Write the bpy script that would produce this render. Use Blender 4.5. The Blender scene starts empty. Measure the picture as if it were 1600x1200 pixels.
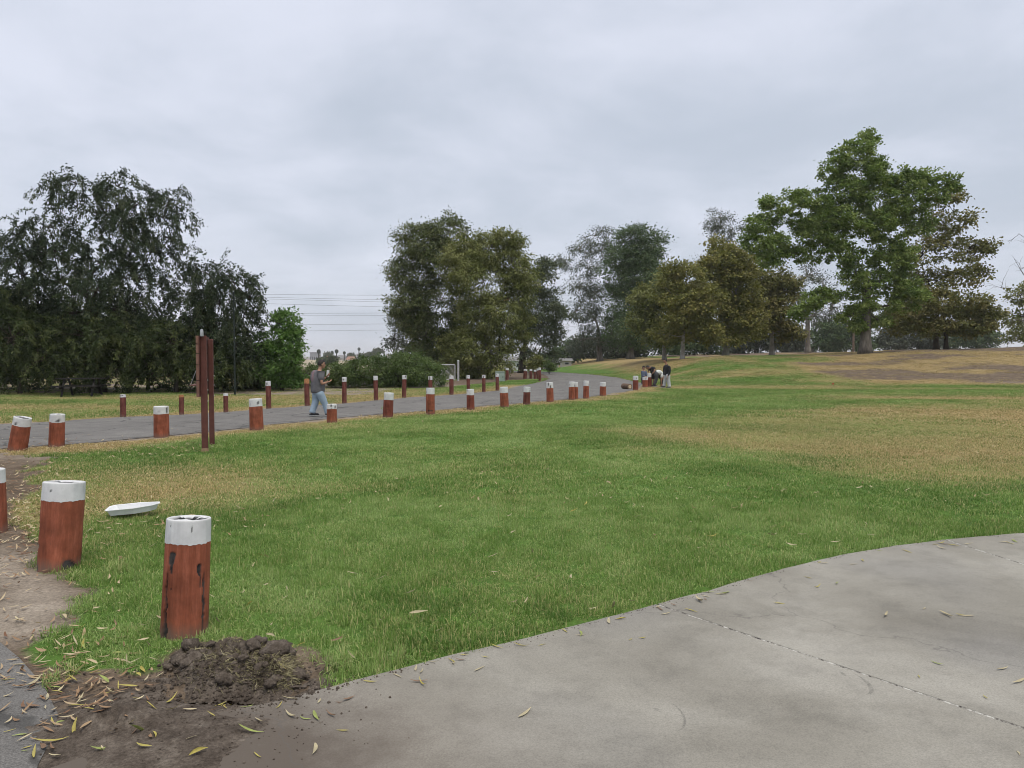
import bpy, bmesh, math, random
import numpy as np
from mathutils import Vector, Matrix
from mathutils.geometry import delaunay_2d_cdt

# ------------------------------------------------------------------ camera
SC = bpy.context.scene
COL = SC.collection
CAM_H = 1.75
PITCH = math.atan(45.0 / 1200.0)
cam_d = bpy.data.cameras.new('camera')
cam_d.sensor_width = 36.0
cam_d.lens = 27.0
cam_d.clip_start = 0.05
cam_d.clip_end = 12000.0
cam = bpy.data.objects.new('camera', cam_d)
COL.objects.link(cam)
cam.location = (0, 0, CAM_H)
cam.rotation_euler = (math.pi / 2 - PITCH, 0, 0)
SC.camera = cam

# ------------------------------------------------------------------ sky, sun, exposure
SUN_EL = math.radians(70)
SUN_AZ = math.radians(150)      # from behind the camera, a little to the right
world = bpy.data.worlds.new('World')
SC.world = world
world.use_nodes = True
wt = world.node_tree
wt.nodes.clear()


def wn(t, **kw):
    n = wt.nodes.new(t)
    for k, v in kw.items():
        setattr(n, k, v)
    return n


w_out = wn('ShaderNodeOutputWorld')
w_bg = wn('ShaderNodeBackground')
wt.links.new(w_bg.outputs[0], w_out.inputs[0])
w_sky = wn('ShaderNodeTexSky', sky_type='NISHITA', sun_disc=False, sun_elevation=SUN_EL, sun_rotation=SUN_AZ)
w_sky.air_density = 1.0
w_sky.dust_density = 3.0
w_tc = wn('ShaderNodeTexCoord')
w_sep = wn('ShaderNodeSeparateXYZ')
wt.links.new(w_tc.outputs['Generated'], w_sep.inputs[0])


def wmath(op, a, b=None, c=None):
    n = wn('ShaderNodeMath', operation=op)
    for i, v in enumerate((a, b, c)):
        if v is None:
            continue
        if isinstance(v, (int, float)):
            n.inputs[i].default_value = v
        else:
            wt.links.new(v, n.inputs[i])
    return n.outputs[0]


zc = wmath('ADD', wmath('MAXIMUM', w_sep.outputs[2], 0.0), 0.22)
w_cmb = wn('ShaderNodeCombineXYZ')
wt.links.new(wmath('DIVIDE', w_sep.outputs[0], zc), w_cmb.inputs[0])
wt.links.new(wmath('DIVIDE', w_sep.outputs[1], zc), w_cmb.inputs[1])
w_n1 = wn('ShaderNodeTexNoise')
w_n1.inputs['Scale'].default_value = 1.5
w_n1.inputs['Detail'].default_value = 5.0
w_n1.inputs['Roughness'].default_value = 0.56
w_n1.inputs['Distortion'].default_value = 0.25
w_map = wn('ShaderNodeMapping')
w_map.inputs['Location'].default_value = (2.6, 1.3, 4.0)
wt.links.new(w_cmb.outputs[0], w_map.inputs[0])
wt.links.new(w_map.outputs[0], w_n1.inputs['Vector'])
w_n2 = wn('ShaderNodeTexNoise')
w_n2.inputs['Scale'].default_value = 0.45
w_n2.inputs['Detail'].default_value = 2.0
wt.links.new(w_map.outputs[0], w_n2.inputs['Vector'])
w_f = wmath('ADD', wmath('MULTIPLY', w_n1.outputs['Fac'], 0.62), wmath('MULTIPLY', w_n2.outputs['Fac'], 0.38))
w_ramp = wn('ShaderNodeValToRGB')
w_ramp.color_ramp.interpolation = 'EASE'
w_ramp.color_ramp.elements[0].position = 0.34
w_ramp.color_ramp.elements[0].color = (0.372, 0.408, 0.472, 1)
w_ramp.color_ramp.elements[1].position = 0.64
w_ramp.color_ramp.elements[1].color = (0.520, 0.543, 0.618, 1)
wt.links.new(w_f, w_ramp.inputs[0])
w_sc = wn('ShaderNodeVectorMath', operation='SCALE')
wt.links.new(w_sky.outputs[0], w_sc.inputs[0])
w_sc.inputs['Scale'].default_value = 0.10
w_mix = wn('ShaderNodeMixRGB')
w_mix.inputs[0].default_value = 0.90
wt.links.new(w_sc.outputs[0], w_mix.inputs[1])
wt.links.new(w_ramp.outputs[0], w_mix.inputs[2])
wt.links.new(w_mix.outputs[0], w_bg.inputs[0])
w_bg.inputs[1].default_value = 1.0

sun_d = bpy.data.lights.new('sun', 'SUN')
sun_d.energy = 1.5
sun_d.angle = math.radians(32)
sun_d.color = (1.0, 0.94, 0.83)
sun = bpy.data.objects.new('sun', sun_d)
COL.objects.link(sun)
_sd = Vector((math.cos(SUN_EL) * math.sin(SUN_AZ), math.cos(SUN_EL) * math.cos(SUN_AZ), math.sin(SUN_EL)))
sun.rotation_euler = _sd.to_track_quat('Z', 'Y').to_euler()
sun.location = (0, 0, 60)

SC.view_settings.view_transform = 'Standard'
SC.view_settings.look = 'None'
SC.view_settings.gamma = 1.0
SC.view_settings.exposure = 0.62
SC.view_settings.use_curve_mapping = False
SC.render.engine = 'CYCLES'
SC.cycles.use_denoising = True
SC.cycles.use_adaptive_sampling = True
SC.cycles.adaptive_threshold = 0.035
SC.cycles.filter_width = 1.0
SC.cycles.max_bounces = 4
SC.cycles.diffuse_bounces = 2
SC.cycles.transmission_bounces = 4
SC.cycles.transparent_max_bounces = 8
SC.cycles.volume_bounces = 1

# ------------------------------------------------------------------ helpers
rng = np.random.default_rng(7)
R = random.Random(11)


def ray(px, py):
    x = (px - 800) / 1200.0
    v = -(py - 600) / 1200.0
    c, s = math.cos(PITCH), math.sin(PITCH)
    return np.array([x, c + v * s, -s + v * c])


def at(px, py, z=0.0):
    """the point of the level z that the photograph shows at this pixel"""
    d = ray(px, py)
    t = (z - CAM_H) / d[2]
    return (d[0] * t, d[1] * t)


def P(px, py, Y):
    """the point at depth Y that the photograph shows at this pixel"""
    d = ray(px, py)
    t = Y / d[1]
    return np.array([d[0] * t, Y, CAM_H + d[2] * t])


def mpp(Y):
    return Y / 1200.0


def hash2(ix, iy, seed):
    h = (ix.astype(np.int64) * 374761393 + iy.astype(np.int64) * 668265263 + seed * 1442695041) & 0xFFFFFFFF
    h = ((h ^ (h >> 13)) * 1274126177) & 0xFFFFFFFF
    h = (h ^ (h >> 16)) & 0xFFFFFF
    return h / float(0xFFFFFF)


def vnoise(x, y, scale=1.0, seed=0):
    x = np.asarray(x, float) * scale
    y = np.asarray(y, float) * scale
    ix, iy = np.floor(x), np.floor(y)
    fx, fy = x - ix, y - iy
    fx = fx * fx * (3 - 2 * fx)
    fy = fy * fy * (3 - 2 * fy)
    a = hash2(ix, iy, seed)
    b = hash2(ix + 1, iy, seed)
    c = hash2(ix, iy + 1, seed)
    d = hash2(ix + 1, iy + 1, seed)
    return (a * (1 - fx) + b * fx) * (1 - fy) + (c * (1 - fx) + d * fx) * fy


def fbm(x, y, scale=1.0, seed=0, octs=4, gain=0.5):
    s, amp, tot = 0, 1.0, 0
    for o in range(octs):
        s = s + amp * vnoise(x, y, scale * 2 ** o, seed + o * 17)
        tot += amp
        amp *= gain
    return s / tot


def sstep(a, b, x):
    t = np.clip((np.asarray(x, float) - a) / (b - a), 0, 1)
    return t * t * (3 - 2 * t)


def poly_sd(x, y, poly):
    """signed distance to a polygon: negative inside"""
    x = np.asarray(x, float)
    y = np.asarray(y, float)
    best = np.full(x.shape, 1e18)
    inside = np.zeros(x.shape, bool)
    n = len(poly)
    for i in range(n):
        ax, ay = poly[i]
        bx, by = poly[(i + 1) % n]
        ex, ey = bx - ax, by - ay
        wx, wy = x - ax, y - ay
        t = np.clip((wx * ex + wy * ey) / (ex * ex + ey * ey + 1e-12), 0, 1)
        dx, dy = wx - ex * t, wy - ey * t
        best = np.minimum(best, dx * dx + dy * dy)
        c = ((ay > y) != (by > y)) & (x < (bx - ax) * (y - ay) / (by - ay + 1e-15) + ax)
        inside ^= c
    d = np.sqrt(best)
    return np.where(inside, -d, d)


def np_mesh(name, V, F, smooth=False, attrs=None):
    V = np.asarray(V, np.float32)
    me = bpy.data.meshes.new(name)
    if isinstance(F, np.ndarray) and F.ndim == 2:
        nf, k = F.shape
        me.vertices.add(len(V))
        me.vertices.foreach_set('co', V.ravel())
        me.loops.add(nf * k)
        me.loops.foreach_set('vertex_index', F.astype(np.int32).ravel())
        me.polygons.add(nf)
        me.polygons.foreach_set('loop_start', np.arange(0, nf * k, k, dtype=np.int32))
        me.polygons.foreach_set('loop_total', np.full(nf, k, np.int32))
        me.update(calc_edges=True)
    else:
        me.from_pydata([tuple(map(float, v)) for v in V], [], [tuple(map(int, f)) for f in F])
        me.update()
    if smooth:
        me.polygons.foreach_set('use_smooth', np.ones(len(me.polygons), bool))
    for k_, a in (attrs or {}).items():
        at_ = me.attributes.new(k_, 'FLOAT', 'POINT')
        at_.data.foreach_set('value', np.asarray(a, np.float32))
    return me


class MB:
    """collects shapes for one mesh"""

    def __init__(s):
        s.v, s.f, s.n = [], [], 0

    def add(s, V, F):
        s.v.extend([tuple(map(float, p)) for p in V])
        s.f.extend([tuple(int(i) + s.n for i in f) for f in F])
        s.n += len(V)
        return s

    def box(s, c, size, M=None):
        c = np.array(c, float)
        h = np.array(size, float) / 2
        V = [np.array([sx, sy, sz]) * h for sx in (-1, 1) for sy in (-1, 1) for sz in (-1, 1)]
        if M is not None:
            V = [np.array(M @ Vector(v)) for v in V]
        V = [c + v for v in V]
        F = [(0, 1, 3, 2), (4, 6, 7, 5), (0, 4, 5, 1), (2, 3, 7, 6), (0, 2, 6, 4), (1, 5, 7, 3)]
        return s.add(V, F)

    def tube(s, pts, rad, sides=8, cap=True):
        pts = [np.array(p, float) for p in pts]
        n = len(pts)
        if np.isscalar(rad):
            rad = [rad] * n
        V, F = [], []
        t0 = pts[1] - pts[0]
        t0 = t0 / (np.linalg.norm(t0) + 1e-9)
        a = np.array([0, 0, 1.0]) if abs(t0[2]) < 0.9 else np.array([1.0, 0, 0])
        u = np.cross(t0, a)
        u /= np.linalg.norm(u)
        for i in range(n):
            t = pts[min(i + 1, n - 1)] - pts[max(i - 1, 0)]
            t = t / (np.linalg.norm(t) + 1e-9)
            u = u - t * np.dot(u, t)
            u /= (np.linalg.norm(u) + 1e-9)
            w = np.cross(t, u)
            for k in range(sides):
                an = 2 * math.pi * k / sides
                V.append(pts[i] + rad[i] * (u * math.cos(an) + w * math.sin(an)))
        for i in range(n - 1):
            for k in range(sides):
                k2 = (k + 1) % sides
                F.append((i * sides + k, i * sides + k2, (i + 1) * sides + k2, (i + 1) * sides + k))
        if cap:
            F.append(tuple(range(sides))[::-1])
            F.append(tuple((n - 1) * sides + k for k in range(sides)))
        return s.add(V, F)

    def ball(s, c, r, seg=10, rings=7, M=None):
        c = np.array(c, float)
        r = np.array(r if not np.isscalar(r) else (r, r, r), float)
        V, F = [np.array([0, 0, 1.0])], []
        for i in range(1, rings):
            th = math.pi * i / rings
            for k in range(seg):
                ph = 2 * math.pi * k / seg
                V.append(np.array([math.sin(th) * math.cos(ph), math.sin(th) * math.sin(ph), math.cos(th)]))
        V.append(np.array([0, 0, -1.0]))
        for k in range(seg):
            F.append((0, 1 + k, 1 + (k + 1) % seg))
            F.append((len(V) - 1, len(V) - 1 - seg + (k + 1) % seg, len(V) - 1 - seg + k))
        for i in range(rings - 2):
            for k in range(seg):
                a = 1 + i * seg + k
                b = 1 + i * seg + (k + 1) % seg
                F.append((a, a + seg, b + seg, b))
        V = [v * r for v in V]
        if M is not None:
            V = [np.array(M @ Vector(v)) for v in V]
        return s.add([c + v for v in V], F)

    def mesh(s, name, smooth=False):
        me = bpy.data.meshes.new(name)
        me.from_pydata(s.v, [], s.f)
        me.update()
        if smooth:
            me.polygons.foreach_set('use_smooth', np.ones(len(me.polygons), bool))
        return me

    def build(s, name, mat, parent=None, smooth=False):
        return obj(name, s.mesh(name, smooth), mat, parent)


def obj(name, me, mat, parent=None):
    o = bpy.data.objects.new(name, me)
    COL.objects.link(o)
    if mat is not None and me is not None and len(me.materials) == 0:
        me.materials.append(mat)
    if parent is not None:
        o.parent = parent
    return o


def tag(o, label=None, cat=None, group=None, kind=None):
    if label:
        o['label'] = label
    if cat:
        o['category'] = cat
    if group:
        o['group'] = group
    if kind:
        o['kind'] = kind
    return o


def thing(name, label, cat, loc=(0, 0, 0), rz=0.0, group=None):
    o = bpy.data.objects.new(name, None)
    COL.objects.link(o)
    o.empty_display_size = 0.1
    o.location = tuple(map(float, loc))
    o.rotation_euler = (0, 0, rz)
    return tag(o, label, cat, group)


# ------------------------------------------------------------------ materials
class NG:
    def __init__(s, name):
        s.m = bpy.data.materials.new(name)
        s.m.use_nodes = True
        s.t = s.m.node_tree
        s.t.nodes.clear()
        s.out = s.t.nodes.new('ShaderNodeOutputMaterial')

    def n(s, t, ins=None, out=0, **props):
        nd = s.t.nodes.new(t)
        for k, v in props.items():
            setattr(nd, k, v)
        for k, v in (ins or {}).items():
            s.put(nd.inputs[k], v)
        return nd.outputs[out]

    def put(s, sock, v):
        if isinstance(v, bpy.types.NodeSocket):
            s.t.links.new(v, sock)
        else:
            if isinstance(v, tuple) and len(v) == 3 and sock.type == 'RGBA':
                v = (*v, 1)
            sock.default_value = v

    def math(s, op, a, b=None, c=None, clamp=False):
        ins = {0: a}
        if b is not None:
            ins[1] = b
        if c is not None:
            ins[2] = c
        return s.n('ShaderNodeMath', ins, operation=op, use_clamp=clamp)

    def mix(s, f, a, b, blend='MIX'):
        return s.n('ShaderNodeMixRGB', {0: f, 1: a, 2: b}, blend_type=blend)

    def noise(s, scale, detail=3.0, rough=0.55, vec=None, dist=0.0, col=False):
        ins = {'Scale': float(scale), 'Detail': float(detail), 'Roughness': rough, 'Distortion': dist}
        if vec is not None:
            ins['Vector'] = vec
        return s.n('ShaderNodeTexNoise', ins, out=1 if col else 0)

    def pos(s):
        return s.n('ShaderNodeNewGeometry')

    def objco(s):
        return s.n('ShaderNodeTexCoord', out=3)

    def scaled(s, vec, sc):
        return s.n('ShaderNodeVectorMath', {0: vec, 1: sc}, operation='MULTIPLY')

    def attr(s, name, inst=False, fac=True):
        return s.n('ShaderNodeAttribute', out=2 if fac else 0, attribute_name=name, attribute_type='INSTANCER' if inst else 'GEOMETRY')

    def ramp(s, f, stops, interp='LINEAR'):
        nd = s.t.nodes.new('ShaderNodeValToRGB')
        cr = nd.color_ramp
        cr.interpolation = interp
        while len(cr.elements) < len(stops):
            cr.elements.new(0.5)
        for e, (p, c) in zip(cr.elements, stops):
            e.position = p
            e.color = (*c, 1) if len(c) == 3 else c
        s.put(nd.inputs[0], f)
        return nd.outputs[0]

    def bump(s, h, strength=0.3, dist=0.02):
        return s.n('ShaderNodeBump', {'Strength': strength, 'Distance': dist, 'Height': h})

    def pbsdf(s, col, rough=0.8, bump=None, metal=0.0, spec=0.3):
        ins = {'Base Color': col, 'Roughness': rough, 'Metallic': metal, 'Specular IOR Level': spec}
        if bump is not None:
            ins['Normal'] = bump
        return s.n('ShaderNodeBsdfPrincipled', ins)

    def end(s, sh):
        s.t.links.new(sh, s.out.inputs[0])
        return s.m


def g3(v):
    return (v, v, v)


def m_plain(name, col, rough=0.7, var=0.15, scale=6.0, metal=0.0, bump=0.0, spec=0.3):
    g = NG(name)
    f = g.noise(scale, 4, vec=g.objco())
    lo = tuple(c * (1 - var) for c in col)
    hi = tuple(min(1, c * (1 + var)) for c in col)
    c = g.ramp(f, [(0.3, lo), (0.7, hi)])
    b = g.bump(g.noise(scale * 6, 3, vec=g.objco()), bump, 0.01) if bump else None
    return g.end(g.pbsdf(c, rough, b, metal, spec))


def m_leaf(name, c0, c1, c2, trans=0.3, rough=0.6):
    g = NG(name)
    c = g.ramp(g.attr('tv'), [(0.0, c0), (0.5, c1), (1.0, c2)])
    d = g.n('ShaderNodeBsdfPrincipled', {'Base Color': c, 'Roughness': rough, 'Specular IOR Level': 0.15})
    t = g.n('ShaderNodeBsdfTranslucent', {0: c})
    return g.end(g.n('ShaderNodeMixShader', {0: trans, 1: d, 2: t}))


def m_bark(name, c0, c1, stretch=0.25, scale=5.0):
    g = NG(name)
    v = g.scaled(g.objco(), (1, 1, stretch))
    f = g.noise(scale, 5, 0.65, v)
    c = g.ramp(f, [(0.3, c0), (0.68, c1)])
    return g.end(g.pbsdf(c, 0.9, g.bump(f, 0.8, 0.05), spec=0.1))


MAT = {}


def build_ground_mats():
    # soil, thatch and lawn, mixed by what grows there
    g = NG('ground_surface')
    p = g.pos()
    dry = g.attr('dry')
    dirt = g.attr('dirt')
    pale = g.attr('pale')
    n_big = g.noise(0.55, 3, 0.6, p)
    n_mid = g.noise(3.0, 4, 0.65, p)
    n_fin = g.noise(38.0, 4, 0.7, p)
    n_fine2 = g.noise(14.0, 4, 0.75, p)
    green = g.ramp(n_mid, [(0.25, (0.066, 0.130, 0.026)), (0.55, (0.100, 0.185, 0.036)), (0.8, (0.155, 0.235, 0.060))])
    straw = g.ramp(n_mid, [(0.25, (0.235, 0.172, 0.080)), (0.55, (0.345, 0.258, 0.122)), (0.8, (0.455, 0.345, 0.175))])
    # the blades break the patches up
    f = g.math('ADD', dry, g.math('MULTIPLY', g.math('SUBTRACT', n_fine2, 0.5), 0.9))
    f = g.math('ADD', f, g.math('MULTIPLY', g.math('SUBTRACT', n_big, 0.5), 0.5))
    f = g.n('ShaderNodeMapRange', {0: f, 1: 0.2, 2: 0.85})
    lawn = g.mix(f, green, straw)
    lawn = g.mix(1.0, lawn, g.ramp(n_fin, [(0.25, g3(0.55)), (0.75, g3(1.25))]), 'MULTIPLY')
    soil = g.ramp(n_mid, [(0.25, (0.088, 0.064, 0.045)), (0.55, (0.160, 0.120, 0.086)), (0.8, (0.255, 0.200, 0.148))])
    soilp = g.ramp(n_mid, [(0.25, (0.24, 0.20, 0.158)), (0.55, (0.35, 0.295, 0.236)), (0.8, (0.45, 0.39, 0.32))])
    soil = g.mix(g.math('MULTIPLY', pale, 1.0, clamp=True), soil, soilp)
    soil = g.mix(1.0, soil, g.ramp(n_fin, [(0.3, g3(0.6)), (0.7, g3(1.2))]), 'MULTIPLY')
    fd = g.math('ADD', dirt, g.math('MULTIPLY', g.math('SUBTRACT', n_fine2, 0.5), 0.7))
    fd = g.n('ShaderNodeMapRange', {0: fd, 1: 0.35, 2: 0.65})
    c = g.mix(fd, lawn, soil)
    h = g.math('ADD', g.math('MULTIPLY', n_fin, 0.5), n_fine2)
    MAT['ground'] = g.end(g.pbsdf(c, 0.95, g.bump(h, 0.7, 0.03), spec=0.1))

    # grass blades: coloured by the spot they grow on
    g = NG('grass_blade')
    dry = g.attr('dry', True)
    tone = g.attr('tone', True)
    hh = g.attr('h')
    bv = g.attr('bv')
    green = g.ramp(g.math('ADD', g.math('MULTIPLY', tone, 0.55), g.math('MULTIPLY', bv, 0.45)),
                   [(0.12, (0.096, 0.196, 0.034)), (0.5, (0.204, 0.328, 0.070)), (0.88, (0.372, 0.486, 0.178))])
    straw = g.ramp(bv, [(0.1, (0.33, 0.24, 0.11)), (0.5, (0.51, 0.39, 0.185)), (0.9, (0.66, 0.53, 0.28))])
    f = g.n('ShaderNodeMapRange', {0: g.math('ADD', dry, g.math('MULTIPLY', g.math('SUBTRACT', bv, 0.5), 0.9)), 1: 0.25, 2: 0.8})
    f = g.math('MAXIMUM', f, g.n('ShaderNodeMapRange', {0: bv, 1: 0.95, 2: 0.98, 4: 0.75}))
    c = g.mix(f, green, straw)
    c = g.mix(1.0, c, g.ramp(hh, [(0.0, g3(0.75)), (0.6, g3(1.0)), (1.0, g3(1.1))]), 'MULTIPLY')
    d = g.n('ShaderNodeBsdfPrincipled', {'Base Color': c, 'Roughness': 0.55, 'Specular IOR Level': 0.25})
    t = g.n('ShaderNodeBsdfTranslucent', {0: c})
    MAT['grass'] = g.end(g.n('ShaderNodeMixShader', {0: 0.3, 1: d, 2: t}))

    # worn asphalt
    g = NG('asphalt')
    p = g.pos()
    n1 = g.noise(0.5, 4, 0.6, p)
    n2 = g.noise(90, 3, 0.7, p)
    c = g.ramp(n1, [(0.3, (0.148, 0.140, 0.131)), (0.7, (0.196, 0.186, 0.173))])
    c = g.mix(1.0, c, g.ramp(n2, [(0.3, g3(0.55)), (0.5, g3(0.95)), (0.72, g3(1.45))]), 'MULTIPLY')
    crk = g.n('ShaderNodeTexVoronoi', {'Vector': g.n('ShaderNodeVectorMath', {0: p, 1: g.scaled(g.noise(1.2, 3, vec=p, col=True), g3(0.9))}, operation='ADD'), 'Scale': 0.42}, feature='DISTANCE_TO_EDGE')
    c = g.mix(g.n('ShaderNodeMapRange', {0: crk, 1: 0.006, 2: 0.016, 3: 0.7, 4: 0.0}), c, (0.05, 0.048, 0.045))
    n5 = g.noise(2.2, 5, 0.7, p)
    c = g.mix(1.0, c, g.ramp(n5, [(0.3, g3(0.8)), (0.7, g3(1.15))]), 'MULTIPLY')
    MAT['asphalt'] = g.end(g.pbsdf(c, 0.85, g.bump(n2, 0.5, 0.006), spec=0.25))

    # poured concrete with stains
    g = NG('concrete')
    p = g.pos()
    n1 = g.noise(0.75, 4, 0.55, p, 0.6)
    n2 = g.noise(3.2, 5, 0.7, p)
    n3 = g.noise(120, 3, 0.7, p)
    n4 = g.noise(0.45, 2, 0.5, g.n('ShaderNodeVectorMath', {0: p, 1: (7.3, 2.1, 0)}, operation='ADD'), 0.3)
    c = g.ramp(n1, [(0.30, (0.198, 0.183, 0.153)), (0.5, (0.262, 0.245, 0.208)), (0.70, (0.335, 0.316, 0.275))])
    c = g.mix(g.n('ShaderNodeMapRange', {0: n4, 1: 0.52, 2: 0.66, 3: 0.0, 4: 0.45}), c, (0.215, 0.207, 0.197))
    c = g.mix(1.0, c, g.ramp(n2, [(0.28, g3(0.80)), (0.5, g3(1.0)), (0.75, g3(1.08))]), 'MULTIPLY')
    c = g.mix(1.0, c, g.ramp(n3, [(0.25, g3(0.72)), (0.5, g3(1.0)), (0.75, g3(1.22))]), 'MULTIPLY')
    # soil washed over the corner by the dug hole
    q = g.n('ShaderNodeVectorMath', {0: g.n('ShaderNodeVectorMath', {0: p, 1: (-1.75, 3.15, 0.0)}, operation='SUBTRACT'), 1: (0.80, 1.25, 0.0)}, operation='MULTIPLY')
    dist = g.n('ShaderNodeVectorMath', {0: q}, out=1, operation='LENGTH')
    dist = g.math('ADD', dist, g.math('MULTIPLY', g.math('SUBTRACT', n2, 0.5), 0.55))
    dist = g.math('ADD', dist, g.math('MULTIPLY', g.math('SUBTRACT', n3, 0.5), 0.25))
    c = g.mix(g.n('ShaderNodeMapRange', {0: dist, 1: 0.75, 2: 1.75, 3: 0.5, 4: 0.0}), c, (0.205, 0.172, 0.140))
    c = g.mix(g.n('ShaderNodeMapRange', {0: dist, 1: 0.70, 2: 1.22, 3: 0.95, 4: 0.0}), c, (0.108, 0.087, 0.069))
    hc = g.n('ShaderNodeTexVoronoi', {'Vector': g.n('ShaderNodeVectorMath', {0: p, 1: g.scaled(g.noise(2.0, 4, vec=p, col=True), g3(0.6))}, operation='ADD'), 'Scale': 0.33}, feature='DISTANCE_TO_EDGE')
    c = g.mix(g.n('ShaderNodeMapRange', {0: hc, 1: 0.0008, 2: 0.0022, 3: 0.45, 4: 0.0}), c, (0.11, 0.10, 0.09))
    st = g.noise(7, 6, 0.75, p)
    c = g.mix(g.n('ShaderNodeMapRange', {0: st, 1: 0.60, 2: 0.72, 3: 0.0, 4: 0.35}), c, (0.15, 0.135, 0.115))
    spk = g.noise(300, 1, 0.5, p)
    c = g.mix(g.n('ShaderNodeMapRange', {0: spk, 1: 0.70, 2: 0.76, 3: 0.0, 4: 0.5}), c, (0.12, 0.11, 0.10))
    MAT['concrete'] = g.end(g.pbsdf(c, 0.82, g.bump(g.math('ADD', n3, g.math('MULTIPLY', n2, 1.5)), 0.25, 0.004), spec=0.3))

    g = NG('soil')
    p = g.pos()
    n2 = g.noise(9, 5, 0.7, p)
    n3 = g.noise(70, 4, 0.75, p)
    c = g.ramp(n2, [(0.28, (0.056, 0.044, 0.035)), (0.5, (0.115, 0.093, 0.075)), (0.75, (0.215, 0.182, 0.150))])
    c = g.mix(1.0, c, g.ramp(n3, [(0.25, g3(0.45)), (0.75, g3(1.5))]), 'MULTIPLY')
    MAT['soil'] = g.end(g.pbsdf(c, 0.97, g.bump(n3, 0.9, 0.012), spec=0.08))


build_ground_mats()


def m_post(name, red=(0.265, 0.080, 0.043), wear=0.5):
    g = NG(name)
    oc = g.objco()
    v = g.scaled(oc, (1, 1, 0.12))
    n1 = g.noise(16, 6, 0.75, v)
    n2 = g.noise(4, 5, 0.65, oc)
    n3 = g.noise(30, 5, 0.75, v)
    c = g.ramp(n1, [(0.25, tuple(a * 0.5 for a in red)), (0.5, red), (0.75, tuple(min(1, a * 1.5 + 0.02) for a in red))])
    c = g.mix(1.0, c, g.ramp(n2, [(0.3, g3(0.62)), (0.65, g3(1.15))]), 'MULTIPLY')
    ck = g.attr('crack')
    c = g.mix(g.n('ShaderNodeMapRange', {0: n3, 1: 0.61, 2: 0.68, 3: 0.0, 4: wear}), c, (0.060, 0.040, 0.032))
    # paint gone near the ground, splash of soil
    z = g.n('ShaderNodeSeparateXYZ', {0: oc}, out=2)
    zz = g.math('ADD', z, g.math('MULTIPLY', g.math('SUBTRACT', n1, 0.5), 0.16))
    c = g.mix(g.n('ShaderNodeMapRange', {0: zz, 1: 0.0, 2: 0.10, 3: 0.7, 4: 0.0}), c, (0.16, 0.125, 0.10))
    c = g.mix(ck, c, g.ramp(n2, [(0.4, (0.014, 0.012, 0.013)), (0.62, (0.085, 0.075, 0.070))]))
    return g.end(g.pbsdf(c, 0.8, g.bump(g.math('ADD', n1, n3), 0.35, 0.006), spec=0.2))


def m_cap(name, wear=0.35):
    g = NG(name)
    oc = g.objco()
    v = g.scaled(oc, (1, 1, 0.3))
    n1 = g.noise(14, 5, 0.7, v)
    n2 = g.noise(5, 4, 0.6, oc)
    c = g.ramp(n2, [(0.3, (0.50, 0.50, 0.50)), (0.62, (0.68, 0.68, 0.675))])
    c = g.mix(g.n('ShaderNodeMapRange', {0: n1, 1: 0.60, 2: 0.66, 3: 0.0, 4: wear}), c, (0.20, 0.185, 0.17))
    c = g.mix(g.attr('crack'), c, (0.010, 0.009, 0.009))
    return g.end(g.pbsdf(c, 0.7, g.bump(n1, 0.3, 0.004), spec=0.25))

# ------------------------------------------------------------------ layout of the ground
def pts(*px):
    return [at(*p) for p in px]


ROAD = pts((-500, 770), (-200, 728), (0, 702), (144, 692), (241, 683), (316, 676), (388, 669), (412, 665), (510, 655), (591, 648), (663, 643), (731, 637), (783, 632), (819, 630),
           (858, 626), (903, 623), (948, 616.5), (972, 613), (991, 608), (1002, 603.5), (1004, 599.5), (985, 594.5), (960, 589.5), (920, 585), (880, 582.3), (850, 580.8), (780, 578.6),
           (770, 580), (835, 582), (846, 584), (853, 587), (858, 591), (853, 595), (835, 599), (780, 610.6), (705, 617.5), (633, 622), (536, 631), (419, 639), (346, 645), (276, 649),
           (187, 652.5), (115, 657), (43, 662), (0, 663.5), (-200, 672), (-500, 690))
DRIVE = [at(0, 1000), at(30, 1030), at(65, 1075), at(85, 1120), at(75, 1160), at(55, 1200), (-1.7, 2.6), (-1.4, 1.0), (-1.3, -6.0), (-12.0, -6.0), (-14.0, 8.0), (-13.0, 11.2), (-10.0, 11.5), (-7.0, 9.0), (-5.0, 6.8)]
TRACK = pts((853, 586), (846, 582.5), (815, 580.5), (790, 581), (740, 589), (690, 598), (640, 601), (640, 607), (695, 605), (760, 599), (800, 594.5), (835, 592), (857, 591))
PAD = [at(*p) for p in ((55, 1215), (110, 1196), (230, 1158), (350, 1120), (440, 1099), (520, 1079), (600, 1057), (700, 1031), (790, 1010), (850, 995.5), (920, 977), (1000, 956), (1050, 942), (1100, 929),
                        (1170, 908), (1250, 886), (1320, 870), (1400, 856), (1480, 846), (1600, 836), (1720, 829), (1900, 824))] + [(14.0, 6.0), (14.0, -5.0), (-1.2, -5.0), (-1.3, 1.2), (-1.62, 2.5)]
DIRT_L = pts((-300, 740), (-60, 714), (0, 708), (50, 712), (95, 712), (60, 735), (45, 770), (35, 800), (62, 850), (60, 892), (108, 899), (112, 930), (88, 958), (72, 985), (95, 1005), (150, 1030), (215, 1045), (240, 1010),
             (300, 1000), (380, 1005), (450, 1020), (478, 1050), (520, 1077)) + [(-1.0, 3.3), (-2.1, 2.5), (-4.0, 2.0), (-9.0, 6.0)]
DRY_A = pts((1000, 678), (1080, 662), (1200, 648), (1300, 638), (1400, 630), (1620, 624), (1900, 618), (1900, 720), (1640, 742), (1500, 738), (1380, 722), (1270, 714), (1180, 706), (1080, 694))
HOLE_C = at(352, 1094)
HEAP_C = at(372, 1052)


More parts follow.
